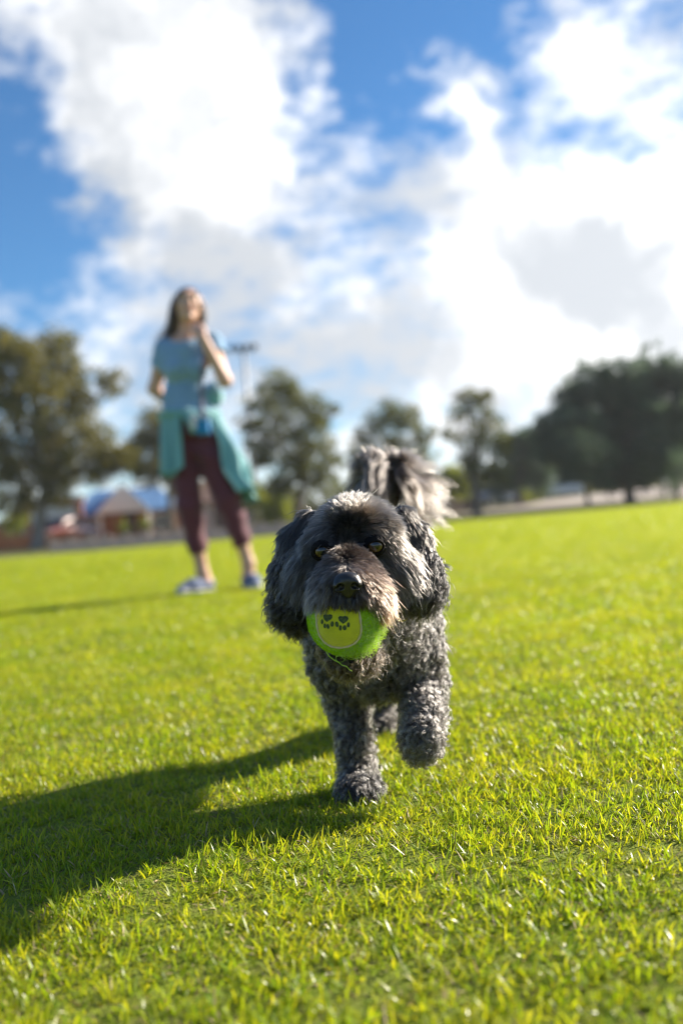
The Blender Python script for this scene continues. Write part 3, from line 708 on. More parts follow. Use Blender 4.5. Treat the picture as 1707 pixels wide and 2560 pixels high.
# eyes, lips, brows
m_weye = bpy.data.materials.new('human_eye'); m_weye.use_nodes = True; eye_mat(m_weye, .16, .42, (.10, .06, .03), (.06, .035, .02), (.75, .72, .68))
for s_ in (-1, 1):
    bm = bmesh.new(); bmesh.ops.create_uvsphere(bm, u_segments=20, v_segments=12, radius=.0115); e = bm_obj('eye', bm, m_weye, woman, smooth=True)
    e.matrix_local = Matrix.Translation(Vector(hd(.030 * s_, .070, .013) - WB)) @ Matrix([list(RH[0]), list(RH[1]), list(RH[2])]).to_4x4() @ Matrix.Rotation(math.pi, 4, 'Z')
    a = np.linspace(-1, 1, 7); pts = np.stack([hd((.030 + .019 * x) * s_, .088 - .012 * abs(x), .034 + .004 * (1 - x * x)) for x in a]); v, f = tube(pts, .0032 * (1 - .5 * np.abs(a)), 6); mesh_np('eyebrow', v - WB, f, mat('brow_hair', (.05, .03, .02), .9) if s_ < 0 else bpy.data.materials['brow_hair'], woman)
pts = np.stack([hd(x * .023, .089 - .010 * x * x, -.050 + .002 * math.cos(x * 4)) for x in np.linspace(-1, 1, 9)]); v, f = tube(pts, .006 * (1.05 - np.linspace(-1, 1, 9) ** 2), 8); mesh_np('lips', v - WB, f, mat('lips', (.45, .16, .14), .45), woman)
# ---- t-shirt with short sleeves
TS = Body(WB + [-.42, -.3, .60], WB + [.42, .3, 1.48], .0056)
TS.cone(SHL, SHR, .053, .053, .04); TS.ell(CHEST, (.137, .098, .128), .05); TS.ell(WAIST, (.126, .096, .115), .06); TS.ell(Wp(470, 1035), (.138, .108, .07), .04)
for c in (Wp(442, 925, -.078), Wp(496, 922, -.078)): TS.ell(c, (.050, .046, .05), .035)
TS.ell(Wp(540, 972, .03), (.045, .07, .05), .03)
TS.cone(SHL, SHL * .50 + ELL * .50, .054, .057, .02); TS.cone(SHR, SHR * .62 + ELR * .38, .054, .056, .02)
TS.noise(.010, 38, 4)
TS.cone(NECK0 + [0, -.03, .015], NECK1 + [0, -.02, .05], .066, .085, .008, cut=True)
a_ = SHL * .50 + ELL * .50; TS.cone(a_ + nrmz(ELL - SHL) * .045, ELL, .075, .075, .004, cut=True); a_ = SHR * .62 + ELR * .38; TS.cone(a_ + nrmz(ELR - SHR) * .045, ELR, .075, .075, .004, cut=True)
TS.ell(Wp(475, 1150), (.3, .3, .19), .004, cut=True)
v, q = TS.mesh(); mesh_np('t_shirt', v - WB, q, m_tee, woman)
# bag strap across the chest to the pouch
pts = np.stack([Wp(522, 852, -.055), Wp(515, 880, -.115), Wp(506, 920, -.135), Wp(503, 970, -.125), Wp(505, 1020, -.135), Wp(508, 1045, -.145)])
v, f = tube(pts, .011, 8); v = v; mesh_np('strap', v - WB, f, mat('mauve_webbing', (.20, .16, .22), .8), woman)
# ---- trousers
TR = Body(WB + [-.42, -.3, .10], WB + [.42, .3, .95], .0056)
TR.ell(PELV, (.134, .104, .100), .05); TR.ell(Wp(475, 1032), (.122, .094, .05), .03)
CL = KNL * .28 + ANL * .72; CR = KNR * .28 + ANR * .72
TR.chain([HIPL, KNL, CL], [.090, .065, .050], .03); TR.chain([HIPR, KNR, CR], [.090, .065, .050], .03)
TR.noise(.012, 45, 9)
for kn, c, an in ((KNL, CL, ANL), (KNR, CR, ANR)): TR.cone(c + nrmz(an - kn) * .065, an, .085, .085, .003, cut=True)
v, q = TR.mesh(); mesh_np('trousers', v - WB, q, m_trouser, woman)
# ---- slip-on shoes
for an, fd in FEET:
    hl = np.array([an[0], an[1], .040]) - fd * .022
    S_ = Body(np.minimum(hl, hl + fd * .2) - [.07, .07, .05], np.maximum(hl, hl + fd * .2) + [.07, .07, .10], .0045)
    S_.cone(hl, hl + fd * .10 + [0, 0, -.004], .042, .042, .02); S_.cone(hl + fd * .10, hl + fd * .175 + [0, 0, -.012], .041, .027, .02)
    S_.cone(np.array([an[0], an[1], .085]), np.array([an[0], an[1], .2]), .040, .05, .004, cut=True)
    S_.ell(hl + [0, 0, -.335], (.6, .6, .3), .003, cut=True)
    v, q = S_.mesh(); sh = mesh_np('shoe', v - WB, q, m_shoe, woman)
    S2 = Body(np.minimum(hl, hl + fd * .2) - [.07, .07, .05], np.maximum(hl, hl + fd * .2) + [.07, .07, .05], .0045)
    S2.cone(hl, hl + fd * .10 + [0, 0, -.004], .047, .047, .02); S2.cone(hl + fd * .10, hl + fd * .175 + [0, 0, -.012], .046, .032, .02)
    S2.ell(hl + [0, 0, .29], (.6, .6, .314), .003, cut=True); S2.ell(hl + [0, 0, -.338], (.6, .6, .3), .003, cut=True)
    v, q = S2.mesh(); mesh_np('sole', v - WB, q, m_sole, sh)
# ---- jacket tied round the waist: a pleated skirt of cloth, open in front, blown out to her left
nA, nT = 90, 26
th = np.linspace(R(-78), R(222), nA)                        # from her front left of the picture, round the back
cw = Wp(474, 1035)
TH_, TT = np.meshgrid(th, np.linspace(0, 1, nT), indexing='ij')
dirx = -np.cos(TH_); 
# angle 0 = picture left, 90 = behind, 180 = picture right
right = np.clip(-np.cos(TH_) , -1, 1) * -1
rr_ = np.clip(np.cos(TH_ - math.pi), 0, 1)                  # 1 at the picture right side
ln = .29 + .21 * rr_ ** 1.2 + .03 * np.sin(5 * TH_)
flare = .010 + .17 * rr_ ** 1.3
pleat = .019 * np.sin(15 * TH_ + 1.2 * np.sin(3 * TH_)) * (.3 + TT) + .006 * np.sin(31 * TH_) * TT
rad_x = .143 + flare * TT ** .9 + pleat; rad_y = .117 + .035 * TT + pleat
Xj = cw[0] - np.cos(TH_) * rad_x; Yj = cw[1] + np.sin(TH_) * rad_y - .035 * rr_ * TT; Zj = cw[2] - .005 - ln * TT * (1 - .08 * rr_ * TT)
Xj = Xj + .03 * np.sin(9 * TT + 3 * TH_) * rr_ * TT
V = np.stack([Xj, Yj, Zj], -1).reshape(-1, 3); i = np.arange(nA * nT).reshape(nA, nT)
F = np.stack([i[:-1, :-1], i[1:, :-1], i[1:, 1:], i[:-1, 1:]], -1).reshape(-1, 4)
jk = mesh_np('tied_jacket', V - WB, F, m_jacket, woman); sm = jk.modifiers.new('cloth', 'SOLIDIFY'); sm.thickness = .006; sm.offset = 0
# waist roll, knot and hanging sleeves
a = np.linspace(0, 2 * math.pi, 48, endpoint=False); pts = np.stack([cw[0] - np.cos(a) * .142, cw[1] - np.sin(a) * .116, cw[2] - .005 + .010 * np.sin(a * 2)], 1)
v, f = tube(pts, .022 + .004 * np.sin(a * 9), 10, closed=True); mesh_np('jacket_roll', v - WB, f, m_jacket, jk)
kc = Wp(478, 1045, -.135)
bm = bmesh.new(); bmesh.ops.create_icosphere(bm, subdivisions=3, radius=.036); bmesh.ops.scale(bm, vec=(1.1, .7, .9), verts=bm.verts)
for vv_ in bm.verts: vv_.co *= 1 + .12 * math.sin(vv_.co.x * 160 + vv_.co.z * 90)
kn_ = bm_obj('knot', bm, m_jacket, jk, smooth=True); kn_.location = Vector(kc - WB)
for dx, ln_ in ((.022, .075),):
    s_ = np.linspace(0, 1, 9)[:, None]; pts = kc + np.array([dx, -.012, -ln_]) * s_ + np.array([0, -.01, 0]) * np.sin(s_ * 3)
    v, f = tube(pts, .028 + .006 * np.sin(np.arange(9) * 2.1), 10); mesh_np('sleeve', v - WB, f, m_jacket, jk)
bm = bmesh.new(); bmesh.ops.create_icosphere(bm, subdivisions=4, radius=.06); bmesh.ops.scale(bm, vec=(.75, 1.0, .85), verts=bm.verts)
for vv_ in bm.verts: vv_.co *= 1 + .10 * math.sin(vv_.co.x * 110 + vv_.co.y * 70 + 1) + .06 * math.sin(vv_.co.z * 150)
fo_ = bm_obj('bunched_cloth', bm, m_jacket, jk, smooth=True); fo_.location = Vector(Wp(538, 992, .02) - WB)
# treat pouch and the white roll of bags beside it
pc = Wp(508, 1066, -.168)
bm = bmesh.new(); box(bm, (0, 0, 0), (.066, .05, .088)); po = bm_obj('pouch', bm, mat('blue_nylon', (.01, .22, .52), .6, bump=(120, .3)), woman, smooth=True, bevel=.014); po.location = Vector(pc - WB)
bm = bmesh.new(); box(bm, (0, -.004, .038), (.07, .054, .016)); bm_obj('flap', bm, m_tee, po, bevel=.004)
bm = bmesh.new(); cyl(bm, (0, 0, -.03), (0, 0, .03), .017, n=14); ro = bm_obj('bag_roll', bm, m_sole, woman, smooth=False, bevel=.003); ro.location = Vector(Wp(485, 1056, -.178) - WB)
# ---- long dark hair: strands from the scalp falling behind the shoulders, blown to picture left
n_ = 9000; q_ = nrmz(np.random.default_rng(31).normal(size=(n_ * 3, 3)))
gh = np.random.default_rng(32)
k_ = (q_[:, 1] < .30 + .45 * np.clip(q_[:, 2], 0, 1)) & (q_[:, 2] > -.55); q_ = q_[k_][:n_]; n_ = len(q_)
root = np.array([hd(x * .072, -.008 + y * .088, .022 + z * .083) for x, y, z in q_])
side_ = np.sign(q_[:, 0] + gh.normal(0, .15, n_))
tail_ = np.stack([HC + RH @ np.array([s * .056 if y > -.5 else s * .036, -.045 + .02 * y, -.10]) for s, y in zip(side_, q_[:, 1])]) + gh.normal(size=(n_, 3)) * .012
end_ = tail_ + np.array([-.040, .05, -.11]) + np.stack([side_ * .02 - .02, 0 * side_, 0 * side_], 1) + gh.normal(size=(n_, 3)) * np.array([.02, .02, .03]) + np.array([-.03, 0, .02]) * gh.random((n_, 1)) ** 3 * 2
ts_ = np.linspace(0, 1, 12)[None, :, None]
nr_ = np.einsum('ij,nj->ni', RH, q_) * .05
mid_ = root + nr_ + (tail_ - root) * .45
pth = (1 - ts_) ** 3 * root[:, None] + 3 * ts_ * (1 - ts_) ** 2 * mid_[:, None] + 3 * ts_ ** 2 * (1 - ts_) * (tail_[:, None]) + ts_ ** 3 * end_[:, None]
tn = np.array([.028, .017, .012]) * np.exp(gh.normal(0, .3, n_))[:, None]
hair_obj('hair', pth - WB, np.full((n_, 1), .00055) * np.linspace(1, .5, 12)[None], np.clip(tn, .004, .5), m_dkhair, woman)
HCp = Body(HC - .13, HC + .13, .005); HCp.ell(hd(0, -.012, .026), (.0735, .087, .083), .01, rot=RH); HCp.cone(hd(0, .10, -.02), hd(0, .085, .035), .062, .050, .006, cut=True); HCp.ell(hd(0, .03, -.12), (.2, .2, .09), .004, rot=RH, cut=True)
v, q = HCp.mesh(); mesh_np('scalp_hair', v - WB, q, mat('scalp_brown', (.035, .02, .014), .6), woman)
# ------------------------------------------------------------------ the dog
g = np.random.default_rng(21)
BALL_C = P(859, 1546, 0.884); BALL_R = 0.0311
HX = 0.012                                         # the head looks straight at the camera
dog_base = Vector((0.06, 1.22, 0.0))
dog = empty('dog', dog_base, 'small curly black and grey dog trotting towards the camera with a ball in its mouth', 'dog')
DB = np.array(dog_base)
B = Body((-0.13, 0.80, -0.005), (0.24, 1.60, 0.47), 0.0034)
def D(px, py, d): return P(px, py, d)
# trunk of the body, neck, chest
B.chain([(.034, 1.12, .200), (.042, 1.24, .206), (.054, 1.36, .210), (.060, 1.40, .208)], [.053, .048, .045, .041], .02)
B.ell(D(938, 1595, 1.10), (.045, .052, .060), .025)
B.chain([D(893, 1430, 1.0), D(915, 1500, 1.045), D(940, 1560, 1.09)], [.042, .045, .052], .02)
# skull, brows, cheeks, muzzle
B.ell(D(886, 1352, .968), (.043, .046, .039), .015)
B.ell(D(812, 1343, .936), (.018, .016, .012), .010); B.ell(D(936, 1330, .936), (.018, .016, .012), .010)
B.ell(D(772, 1425, .952), (.021, .024, .024), .018); B.ell(D(985, 1412, .952), (.021, .024, .024), .018)
B.chain([D(873, 1405, .935), D(870, 1440, .895), D(868, 1464, .862), D(868, 1474, .866)], [.027, .0205, .0145, .0095], .014)
B.ell(D(827, 1472, .884), (.017, .021, .0145), .012); B.ell(D(915, 1469, .884), (.017, .022, .015), .012)
B.chain([D(872, 1570, .95), D(866, 1607, .915), D(862, 1622, .895)], [.022, .017, .012], .012)
for ex, ey in ((806, 1377), (937, 1364)): B.ell(D(ex, ey, .912), (.0092, .012, .0075), .006, cut=True)
# hanging ears
B.chain([D(775, 1300, .978), D(742, 1345, .976), D(728, 1420, .970), D(730, 1490, .964), D(738, 1515, .962)], [.010, .0115, .0130, .0130, .010], .010)
B.chain([D(1004, 1288, .978), D(1030, 1330, .976), D(1046, 1400, .970), D(1050, 1440, .964), D(1050, 1460, .962)], [.010, .0115, .0130, .0130, .010], .010)
# planted front leg, lifted front leg with the paw hanging from the wrist
B.chain([D(842, 1590, 1.10), D(850, 1660, 1.105), D(868, 1740, 1.125), D(886, 1850, 1.105), D(894, 1920, 1.10), D(898, 1965, 1.088)], [.030, .024, .0185, .0145, .0140, .0145], .012)
B.ell(D(899, 1975, 1.072), (.0205, .027, .0145), .010)
for k in (-1.5, -.5, .5, 1.5): B.ell(D(899 + k * 19, 1983, 1.052 + abs(k) * .006), (.0062, .010, .0085), .005)
B.chain([D(1018, 1575, 1.10), D(1036, 1640, 1.10), D(1056, 1700, 1.105), D(1058, 1785, 1.055), D(1056, 1830, 1.035)], [.028, .0235, .0195, .0160, .0162], .012)
B.ell(D(1054, 1850, 1.030), (.0185, .017, .019), .010)
# hind legs
B.chain([(.036, 1.38, .185), (.034, 1.33, .125), (.036, 1.425, .065), (.034, 1.41, .016)], [.040, .026, .0145, .0135], .012); B.ell((.034, 1.395, .012), (.018, .024, .012), .008)
B.chain([(.078, 1.38, .185), (.080, 1.37, .120), (.086, 1.49, .075), (.080, 1.475, .018)], [.034, .026, .0145, .0135], .012); B.ell((.079, 1.46, .012), (.018, .024, .012), .008)
# tail, carried up and curled over
TAIL = [np.array((.068, 1.405, .240)), D(1004, 1300, 1.43), D(1012, 1230, 1.43), D(1002, 1182, 1.415), D(975, 1168, 1.40), D(935, 1180, 1.39)]
B.chain(TAIL, [.018, .014, .0115, .010, .009, .006], .008)
B.noise(0.0012, 160, 3)
B.ell(BALL_C, BALL_R + .0005, .002, cut=True)
dogV, dogQ = B.mesh()
m_skin = mat('dog_skin', (0.018, 0.016, 0.015), 0.8, noise=(90, (0.03, 0.027, 0.025), 0.5))
mesh_np('body', dogV - DB, dogQ, m_skin, dog)

# ---- coat: the way the hair lies, its length and its curl are read from anchors over the body
def A(p, d, L, curl=0.0, freq=1.0, col=(.018, .017, .017), s=.022, nw=.35):
    return (np.asarray(p, float), np.asarray(d, float) / np.linalg.norm(d), L, curl, freq, col, s, nw)
BLK = (.012, .011, .0108); DK = (.025, .0225, .021); BRN = (.026, .019, .014); TAN = (.22, .115, .055); GRY = (.036, .033, .031); LGR = (.058, .053, .050)
FACE = (.044, .039, .034); FACE_LIT = (.064, .055, .047)  # second tone is the face colour lightened for its sunlit side
ANC = [
    # top of the skull, parted along the middle; the hair lies back and to the sides
    A(D(885, 1258, .950), (.0, .55, .8), .013, .0006, 1, FACE, .016, .12), A(D(865, 1275, .940), (-.55, -.1, .6), .013, .0005, 1, FACE, .012, .10), A(D(815, 1272, .950), (-.85, .1, -.1), .014, .0006, 1, FACE, .016, .10), A(D(955, 1265, .950), (.85, .1, .0), .014, .0006, 1, FACE_LIT, .016, .10),
    A(D(912, 1290, .928), (.20, -.45, .8), .014, .0006, 1, (.060, .044, .032), .011, .15), A(D(868, 1305, .928), (-.3, -.4, .8), .010, .0004, 1, BLK, .009, .10), A(D(945, 1293, .932), (.8, -.35, .25), .015, .0006, 1, FACE_LIT, .011, .12),
    A(D(770, 1305, .962), (-.6, -.05, -.75), .012, .0006, 1, DK, .016, .08), A(D(1002, 1295, .962), (.6, -.05, -.75), .012, .0006, 1, FACE, .016, .08), A(D(760, 1340, .955), (-.4, -.1, -.9), .012, .0006, 1, DK, .014, .08), A(D(1008, 1335, .955), (.4, -.1, -.9), .012, .0006, 1, FACE, .014, .08),
    # brows fall outward over the eyes
    A(D(826, 1338, .918), (-.75, -.50, -.40), .0145, .0004, 1, FACE, .010, .18), A(D(924, 1326, .918), (.70, -.55, -.35), .0155, .0004, 1, (.056, .045, .036), .010, .18),
    A(D(790, 1346, .925), (-.80, -.25, -.55), .013, .0004, 1, FACE, .010, .12), A(D(958, 1334, .925), (.80, -.25, -.55), .013, .0004, 1, FACE_LIT, .010, .12),
    A(D(872, 1345, .920), (0, -.2, .95), .007, .0, 1, DK, .010, .10),
    # between and under the eyes
    A(D(870, 1385, .918), (0, -.15, .95), .006, .0, 1, BLK, .010, .08), A(D(832, 1394, .913), (-.6, -.15, -.5), .005, .0, 1, DK, .008, .05), A(D(910, 1384, .913), (.6, -.15, -.5), .005, .0, 1, DK, .008, .05),
    A(D(800, 1404, .915), (-.75, -.2, -.6), .009, .0, 1, DK, .009, .08), A(D(945, 1394, .915), (.75, -.2, -.6), .009, .0, 1, FACE, .009, .08),
    # muzzle: tufts on the bridge, moustache to both sides and down over the ball
    A(D(860, 1422, .890), (-.7, -.3, .5), .0075, .0004, 1, (.026, .020, .017), .008, .15), A(D(880, 1420, .890), (.7, -.3, .5), .0080, .0004, 1, (.040, .029, .023), .008, .15),
    A(D(838, 1445, .870), (-.9, -.2, -.3), .012, .0005, 1, (.020, .016, .013), .010, .10), A(D(900, 1442, .870), (.9, -.2, -.3), .012, .0005, 1, (.036, .024, .018), .010, .10),
    A(D(815, 1478, .864), (-.65, -.2, -.75), .016, .0006, 1, (.048, .038, .029), .012, .06), A(D(925, 1475, .864), (.65, -.2, -.75), .016, .0006, 1, (.062, .040, .027), .012, .06),
    A(D(797, 1495, .880), (-.35, -.1, -.95), .016, .0006, 1, (.050, .038, .028), .010, .06), A(D(947, 1500, .882), (.28, -.1, -.95), .019, .0006, 1, (.085, .040, .018), .010, .06),
    A(D(845, 1498, .856), (-.25, -.25, -.95), .0075, .0004, 1, (.014, .011, .009), .008, .08), A(D(890, 1496, .856), (.25, -.25, -.95), .0075, .0004, 1, (.018, .013, .011), .008, .08),
    A(D(868, 1492, .852), (.0, -.3, -.95), .0065, .0004, 1, BLK, .006, .08),
    # cheeks, chin
    A(D(768, 1410, .935), (-.65, -.1, -.8), .016, .0006, 1, FACE, .014, .10), A(D(990, 1398, .935), (.65, -.1, -.8), .017, .0006, 1, FACE_LIT, .014, .10),
    A(D(775, 1465, .925), (-.35, -.1, -.95), .016, .0006, 1, FACE, .012, .10), A(D(985, 1455, .925), (.40, -.1, -.9), .018, .0006, 1, FACE_LIT, .012, .10),
    A(D(870, 1625, .90), (.3, -.3, -.9), .014, .003, 2, BRN, .014, .2), A(D(930, 1580, .92), (.5, -.3, -.8), .018, .003, 2, (.045, .033, .025), .014, .2),
]
for s_, (e0, e1, e2, e3) in ((-1, ((764, 1312), (730, 1400), (726, 1465), (736, 1512))), (1, ((1014, 1298), (1044, 1380), (1050, 1430), (1050, 1462)))):
    ANC += [A(D(*e0, .965), (.30 * s_, -.12, -.95), .016, .0008, 1, BLK, .013, .06), A(D(*e1, .958), (.22 * s_, -.1, -1), .020, .0028, 1.2, BLK, .013, .08),
            A(D(*e2, .955), (.16 * s_, -.1, -1), .022, .0040, 1.4, BLK, .013, .10), A(D(*e3, .955), (.05 * s_, -.1, -1), .018 if s_ < 0 else .019, .0050, 1.4, BLK, .013, .12)]
BG = (.044, .041, .039)
ANC += [
    A((.04, 1.08, .22), (0, -.4, -.8), .018, .0040, 1.2, DK, .03, .5), A(D(945, 1600, 1.05), (0, -.5, -.85), .0135, .0036, 1.5, BG, .03, .5), A(D(900, 1640, 1.05), (-.1, -.4, -.9), .0135, .0036, 1.5, BG, .025, .5),
    A(D(1060, 1560, 1.08), (.5, -.3, -.7), .0135, .0036, 1.5, LGR, .03, .5), A(D(800, 1600, 1.08), (-.5, -.3, -.7), .012, .0034, 1.5, BG, .025, .5),
    A((.05, 1.2, .27), (0, .6, .2), .020, .0046, 1.2, DK, .04, .5), A((.07, 1.36, .27), (0, .6, -.1), .014, .0036, 1.2, DK, .04, .3), A((.12, 1.3, .2), (.4, .3, -.8), .014, .0040, 1.2, BG, .04, .4), A((.0, 1.25, .2), (-.5, .3, -.7), .015, .0044, 1.2, BG, .04, .4),
    A(D(868, 1740, 1.11), (.0, -.15, -1), .0115, .0028, 1.3, (.05, .046, .043), .025, .42), A(D(886, 1860, 1.09), (.0, -.2, -1), .0110, .0026, 1.3, (.062, .057, .053), .022, .42), A(D(898, 1970, 1.06), (.0, -.45, -.85), .011, .0024, 1.0, (.026, .025, .025), .02, .4),
    A(D(1056, 1700, 1.09), (.0, -.15, -1), .0115, .0032, 1.5, LGR, .025, .48), A(D(1057, 1790, 1.04), (.0, -.2, -1), .0110, .0028, 1.4, (.064, .058, .054), .02, .42), A(D(1054, 1855, 1.015), (.0, -.2, -.95), .0095, .0024, 1.3, (.060, .055, .05), .018, .4),
    A((.036, 1.40, .06), (0, 0, -1), .012, .002, 1.2, GRY, .03, .5), A((.085, 1.47, .06), (0, 0, -1), .012, .002, 1.2, DK, .03, .5), A((.05, 1.36, .13), (-.2, 0, -1), .014, .003, 1.2, GRY, .03, .5), A((.11, 1.38, .13), (.2, 0, -1), .014, .003, 1.2, GRY, .03, .5),
]
aP = np.stack([a[0] for a in ANC]); aD = np.stack([a[1] for a in ANC]); aS = np.array([[a[2], a[3], a[4], a[7]] for a in ANC]); aC = np.array([a[5] for a in ANC]); aW = np.array([a[6] for a in ANC])
def groom(p):
    d2 = ((p[:, None, :] - aP[None]) ** 2).sum(-1)
    w = np.exp(-d2 / (2 * (aW[None] * .62) ** 2)) + 1e-9 / (d2 + 1e-6) ** 2
    w /= w.sum(1)[:, None]
    return nrmz(w @ aD), w @ aS, w @ aC
EYES = [D(806, 1377, .912), D(937, 1364, .912)]; NOSE = D(868, 1457, .848)
tl = np.array(TAIL)
def tail_dist(p):
    best = np.full(len(p), 9.0); tt = np.zeros(len(p))
    for i in range(len(tl) - 1):
        ab = tl[i + 1] - tl[i]; t = np.clip((p - tl[i]) @ ab / (ab @ ab), 0, 1); d = np.linalg.norm(p - tl[i] - t[:, None] * ab, axis=1)
        m = d < best; best[m] = d[m]; tt[m] = i + t[m]
    return best, tt
def dens(p):
    w = np.ones(len(p)); head = (p[:, 1] < 1.005) & (p[:, 2] > .17)
    w[head] = 2.3; w[(p[:, 1] > 1.2)] = .55
    td, _ = tail_dist(p); w[(td < .019) & (p[:, 2] > .26)] = 0.0
    for e, r in zip(EYES, (.0070, .0073)): w[np.linalg.norm(p - e - np.array([0, -.002, 0]), axis=1) < r] = 0
    w[np.linalg.norm((p - NOSE) / [1.05, 1, .8], axis=1) < .0125] = 0
    w[np.linalg.norm(p - BALL_C, axis=1) < BALL_R + .0015] = 0
    w[p[:, 2] < .002] = 0
    return w
NF, NCL = 240000, 24000
rp, rn = sample_surface(dogV, dogQ, NF, g, dens)
cp, cn = sample_surface(dogV, dogQ, NCL, g, lambda p: dens(p) * np.where((p[:, 1] < 1.005) & (p[:, 2] > .17), 1.5, .75))
kd = kdtree.KDTree(NCL)
for i, c in enumerate(cp): kd.insert(c, i)
kd.balance()
ci = np.array([kd.find(p)[1] for p in rp])
m = 10; t = np.linspace(0, 1, m)[None, :, None]
def strand_curves(p, nrm, g, jitter, seedless=None):
    d, s, c = groom(p); n = len(p)
    dr = nrmz(d * (1 - s[:, 3:4]) + nrm * s[:, 3:4] + np.maximum(0, -(d * nrm).sum(1))[:, None] * nrm * .8 + g.normal(size=(n, 3)) * jitter)
    L = s[:, 0] * np.exp(g.normal(0, .16, n)); e1 = nrmz(np.cross(dr, g.normal(size=(n, 3)))); e2 = np.cross(dr, e1)
    ph = g.uniform(0, 6.28, n)[:, None, None]; f = (s[:, 2] * g.uniform(.7, 1.3, n))[:, None, None]; rc = (s[:, 1] * g.uniform(.6, 1.4, n))[:, None, None]
    a = ph + 6.283 * f * t; ramp = np.minimum(1, t * 2.2)
    C = dr[:, None] * t * L[:, None, None] + rc * ramp * (np.cos(a) * e1[:, None] + np.sin(a) * e2[:, None])
    C = C - rc * 0 * ramp + np.array([0, 0, -1.0]) * (t ** 2) * (L * .22)[:, None, None]
    return C, s, c, L
cC, cs_, cc_, cL = strand_curves(cp, cn, g, .20)
sC, ss_, sc_, sL = strand_curves(rp, rn, g, .13)
curly = np.clip(ss_[:, 1] / .0028, 0, 1)                            # wool clumps hard, straight hair only a little
wk = (.50 + .26 * curly)[:, None, None]
att = (.30 + .30 * curly)[:, None, None] * t ** .9
pts = rp[:, None] + cC[ci] * wk + sC * (1 - wk) - (rp - cp[ci])[:, None] * att
fly = g.random(NF) < .03; pts[fly] = rp[fly][:, None] + sC[fly] * 1.25
tone = sc_ * np.exp(g.normal(0, .42, NF))[:, None] * np.exp(g.normal(0, .46, NCL))[ci][:, None]
silver = g.random(NF) < .055; tone[silver] = tone[silver] * .4 + np.array([.13, .125, .12]) * g.uniform(.4, 1, silver.sum())[:, None]
tone = np.clip(tone, .004, .6)
rad = np.where(ss_[:, 1] > .0015, .00026, .00021)[:, None] * np.array([1, 1, 1, 1, 1, .95, .85, .7, .5, .15])[None]
m_fur = hair_mat('dog_coat', 0.33, 0.5)
hair_obj('fur', pts - DB, rad, tone, m_fur, dog)['kind'] = 'stuff'
# the plume of the tail: locks that spray out from the curl and fall over to both sides
NT, NTC = 15000, 300
tk = 1.05 + g.random(NTC) ** .8 * (len(tl) - 2.06); i0 = tk.astype(int); fr = (tk - i0)[:, None]
tc_ = tl[i0] * (1 - fr) + tl[i0 + 1] * fr; ax_ = nrmz(tl[i0 + 1] - tl[i0])
rad_ = nrmz(np.cross(ax_, g.normal(size=(NTC, 3)))); hub = D(1008, 1185, 1.41)
up_ = np.clip((tk - 1) / 3, 0, 1)[:, None]
dl = nrmz(rad_ + ax_ * .35 + np.array([0, .1, .55]) * up_ + np.array([-.35, 0, .1]) * np.clip(tk - 3, 0, 1)[:, None] + np.array([.30, 0, -.15]) * (1 - up_) * .8)
Lt = g.uniform(.038, .072, NTC) * (0.75 + .35 * up_[:, 0])
mt = 12; tt = np.linspace(0, 1, mt)[None, :, None]
e1 = nrmz(np.cross(dl, g.normal(size=(NTC, 3)))); e2 = np.cross(dl, e1); ph = g.uniform(0, 6.28, NTC)[:, None, None]
lock = dl[:, None] * tt * Lt[:, None, None] + np.array([.12, 0, -1.0]) * (tt ** 2.4) * (Lt * .62)[:, None, None] + .0042 * tt ** .7 * (np.cos(ph + 6.5 * tt) * e1[:, None] + np.sin(ph + 6.5 * tt) * e2[:, None])
li = g.integers(0, NTC, NT); off = g.normal(size=(NT, 3)) * .0030
pt = tc_[li][:, None] + lock[li] * np.exp(g.normal(0, .12, NT))[:, None, None] + off[:, None] * (1 - .85 * tt ** .7) + (g.normal(size=(NT, 3)) * .0022)[:, None] * tt ** 1.5
ct = np.array([.088, .073, .063]) * np.exp(g.normal(0, .55, NTC))[li][:, None] * np.exp(g.normal(0, .25, NT))[:, None]
dark = np.maximum(np.clip(tk - 3.2, 0, 1) * .8, np.clip((2.2 - tk) / 1.1, 0, 1) * .8)[li][:, None]; ct = np.clip(ct * (1 - dark) + np.array([.018, .016, .016]) * dark, .008, .6)  # locks at the base coloured darker to offset strong sunlight there
hair_obj('tail_plume', pt - DB, np.full((NT, 1), .00030) * np.linspace(1, .3, mt)[None], ct, m_fur, dog)['kind'] = 'stuff'

# ---- nose
Nb = Body(NOSE - .022, NOSE + .022, .0007)
Nb.ell(NOSE, (.0122, .0095, .0088), .003); Nb.ell(NOSE + [0, -.0015, .003], (.0100, .0080, .0060), .003)
Nb.ell(NOSE + [0, .001, -.0075], (.0062, .0070, .0060), .004)
for s_ in (-1, 1):
    Nb.ell(NOSE + [s_ * .0072, -.0035, -.0015], (.0052, .0062, .0052), .002)
    Nb.ell(NOSE + [s_ * .0060, -.0085, -.0026], (.0032, .0052, .0028), .0010, cut=True); Nb.ell(NOSE + [s_ * .0096, -.0066, -.0044], (.0032, .0040, .0013), .001, cut=True)
Nb.cone(NOSE + [0, -.0105, .001], NOSE + [0, -.0075, -.013], .0006, .0006, .001, cut=True)
nV, nQ = Nb.mesh()
m_nose = mat('nose_leather', (0.012, 0.012, 0.013), 0.36, bump=(900, 0.35), spec=0.6, bdist=.0006)
mesh_np('nose', nV - DB, nQ, m_nose, dog)
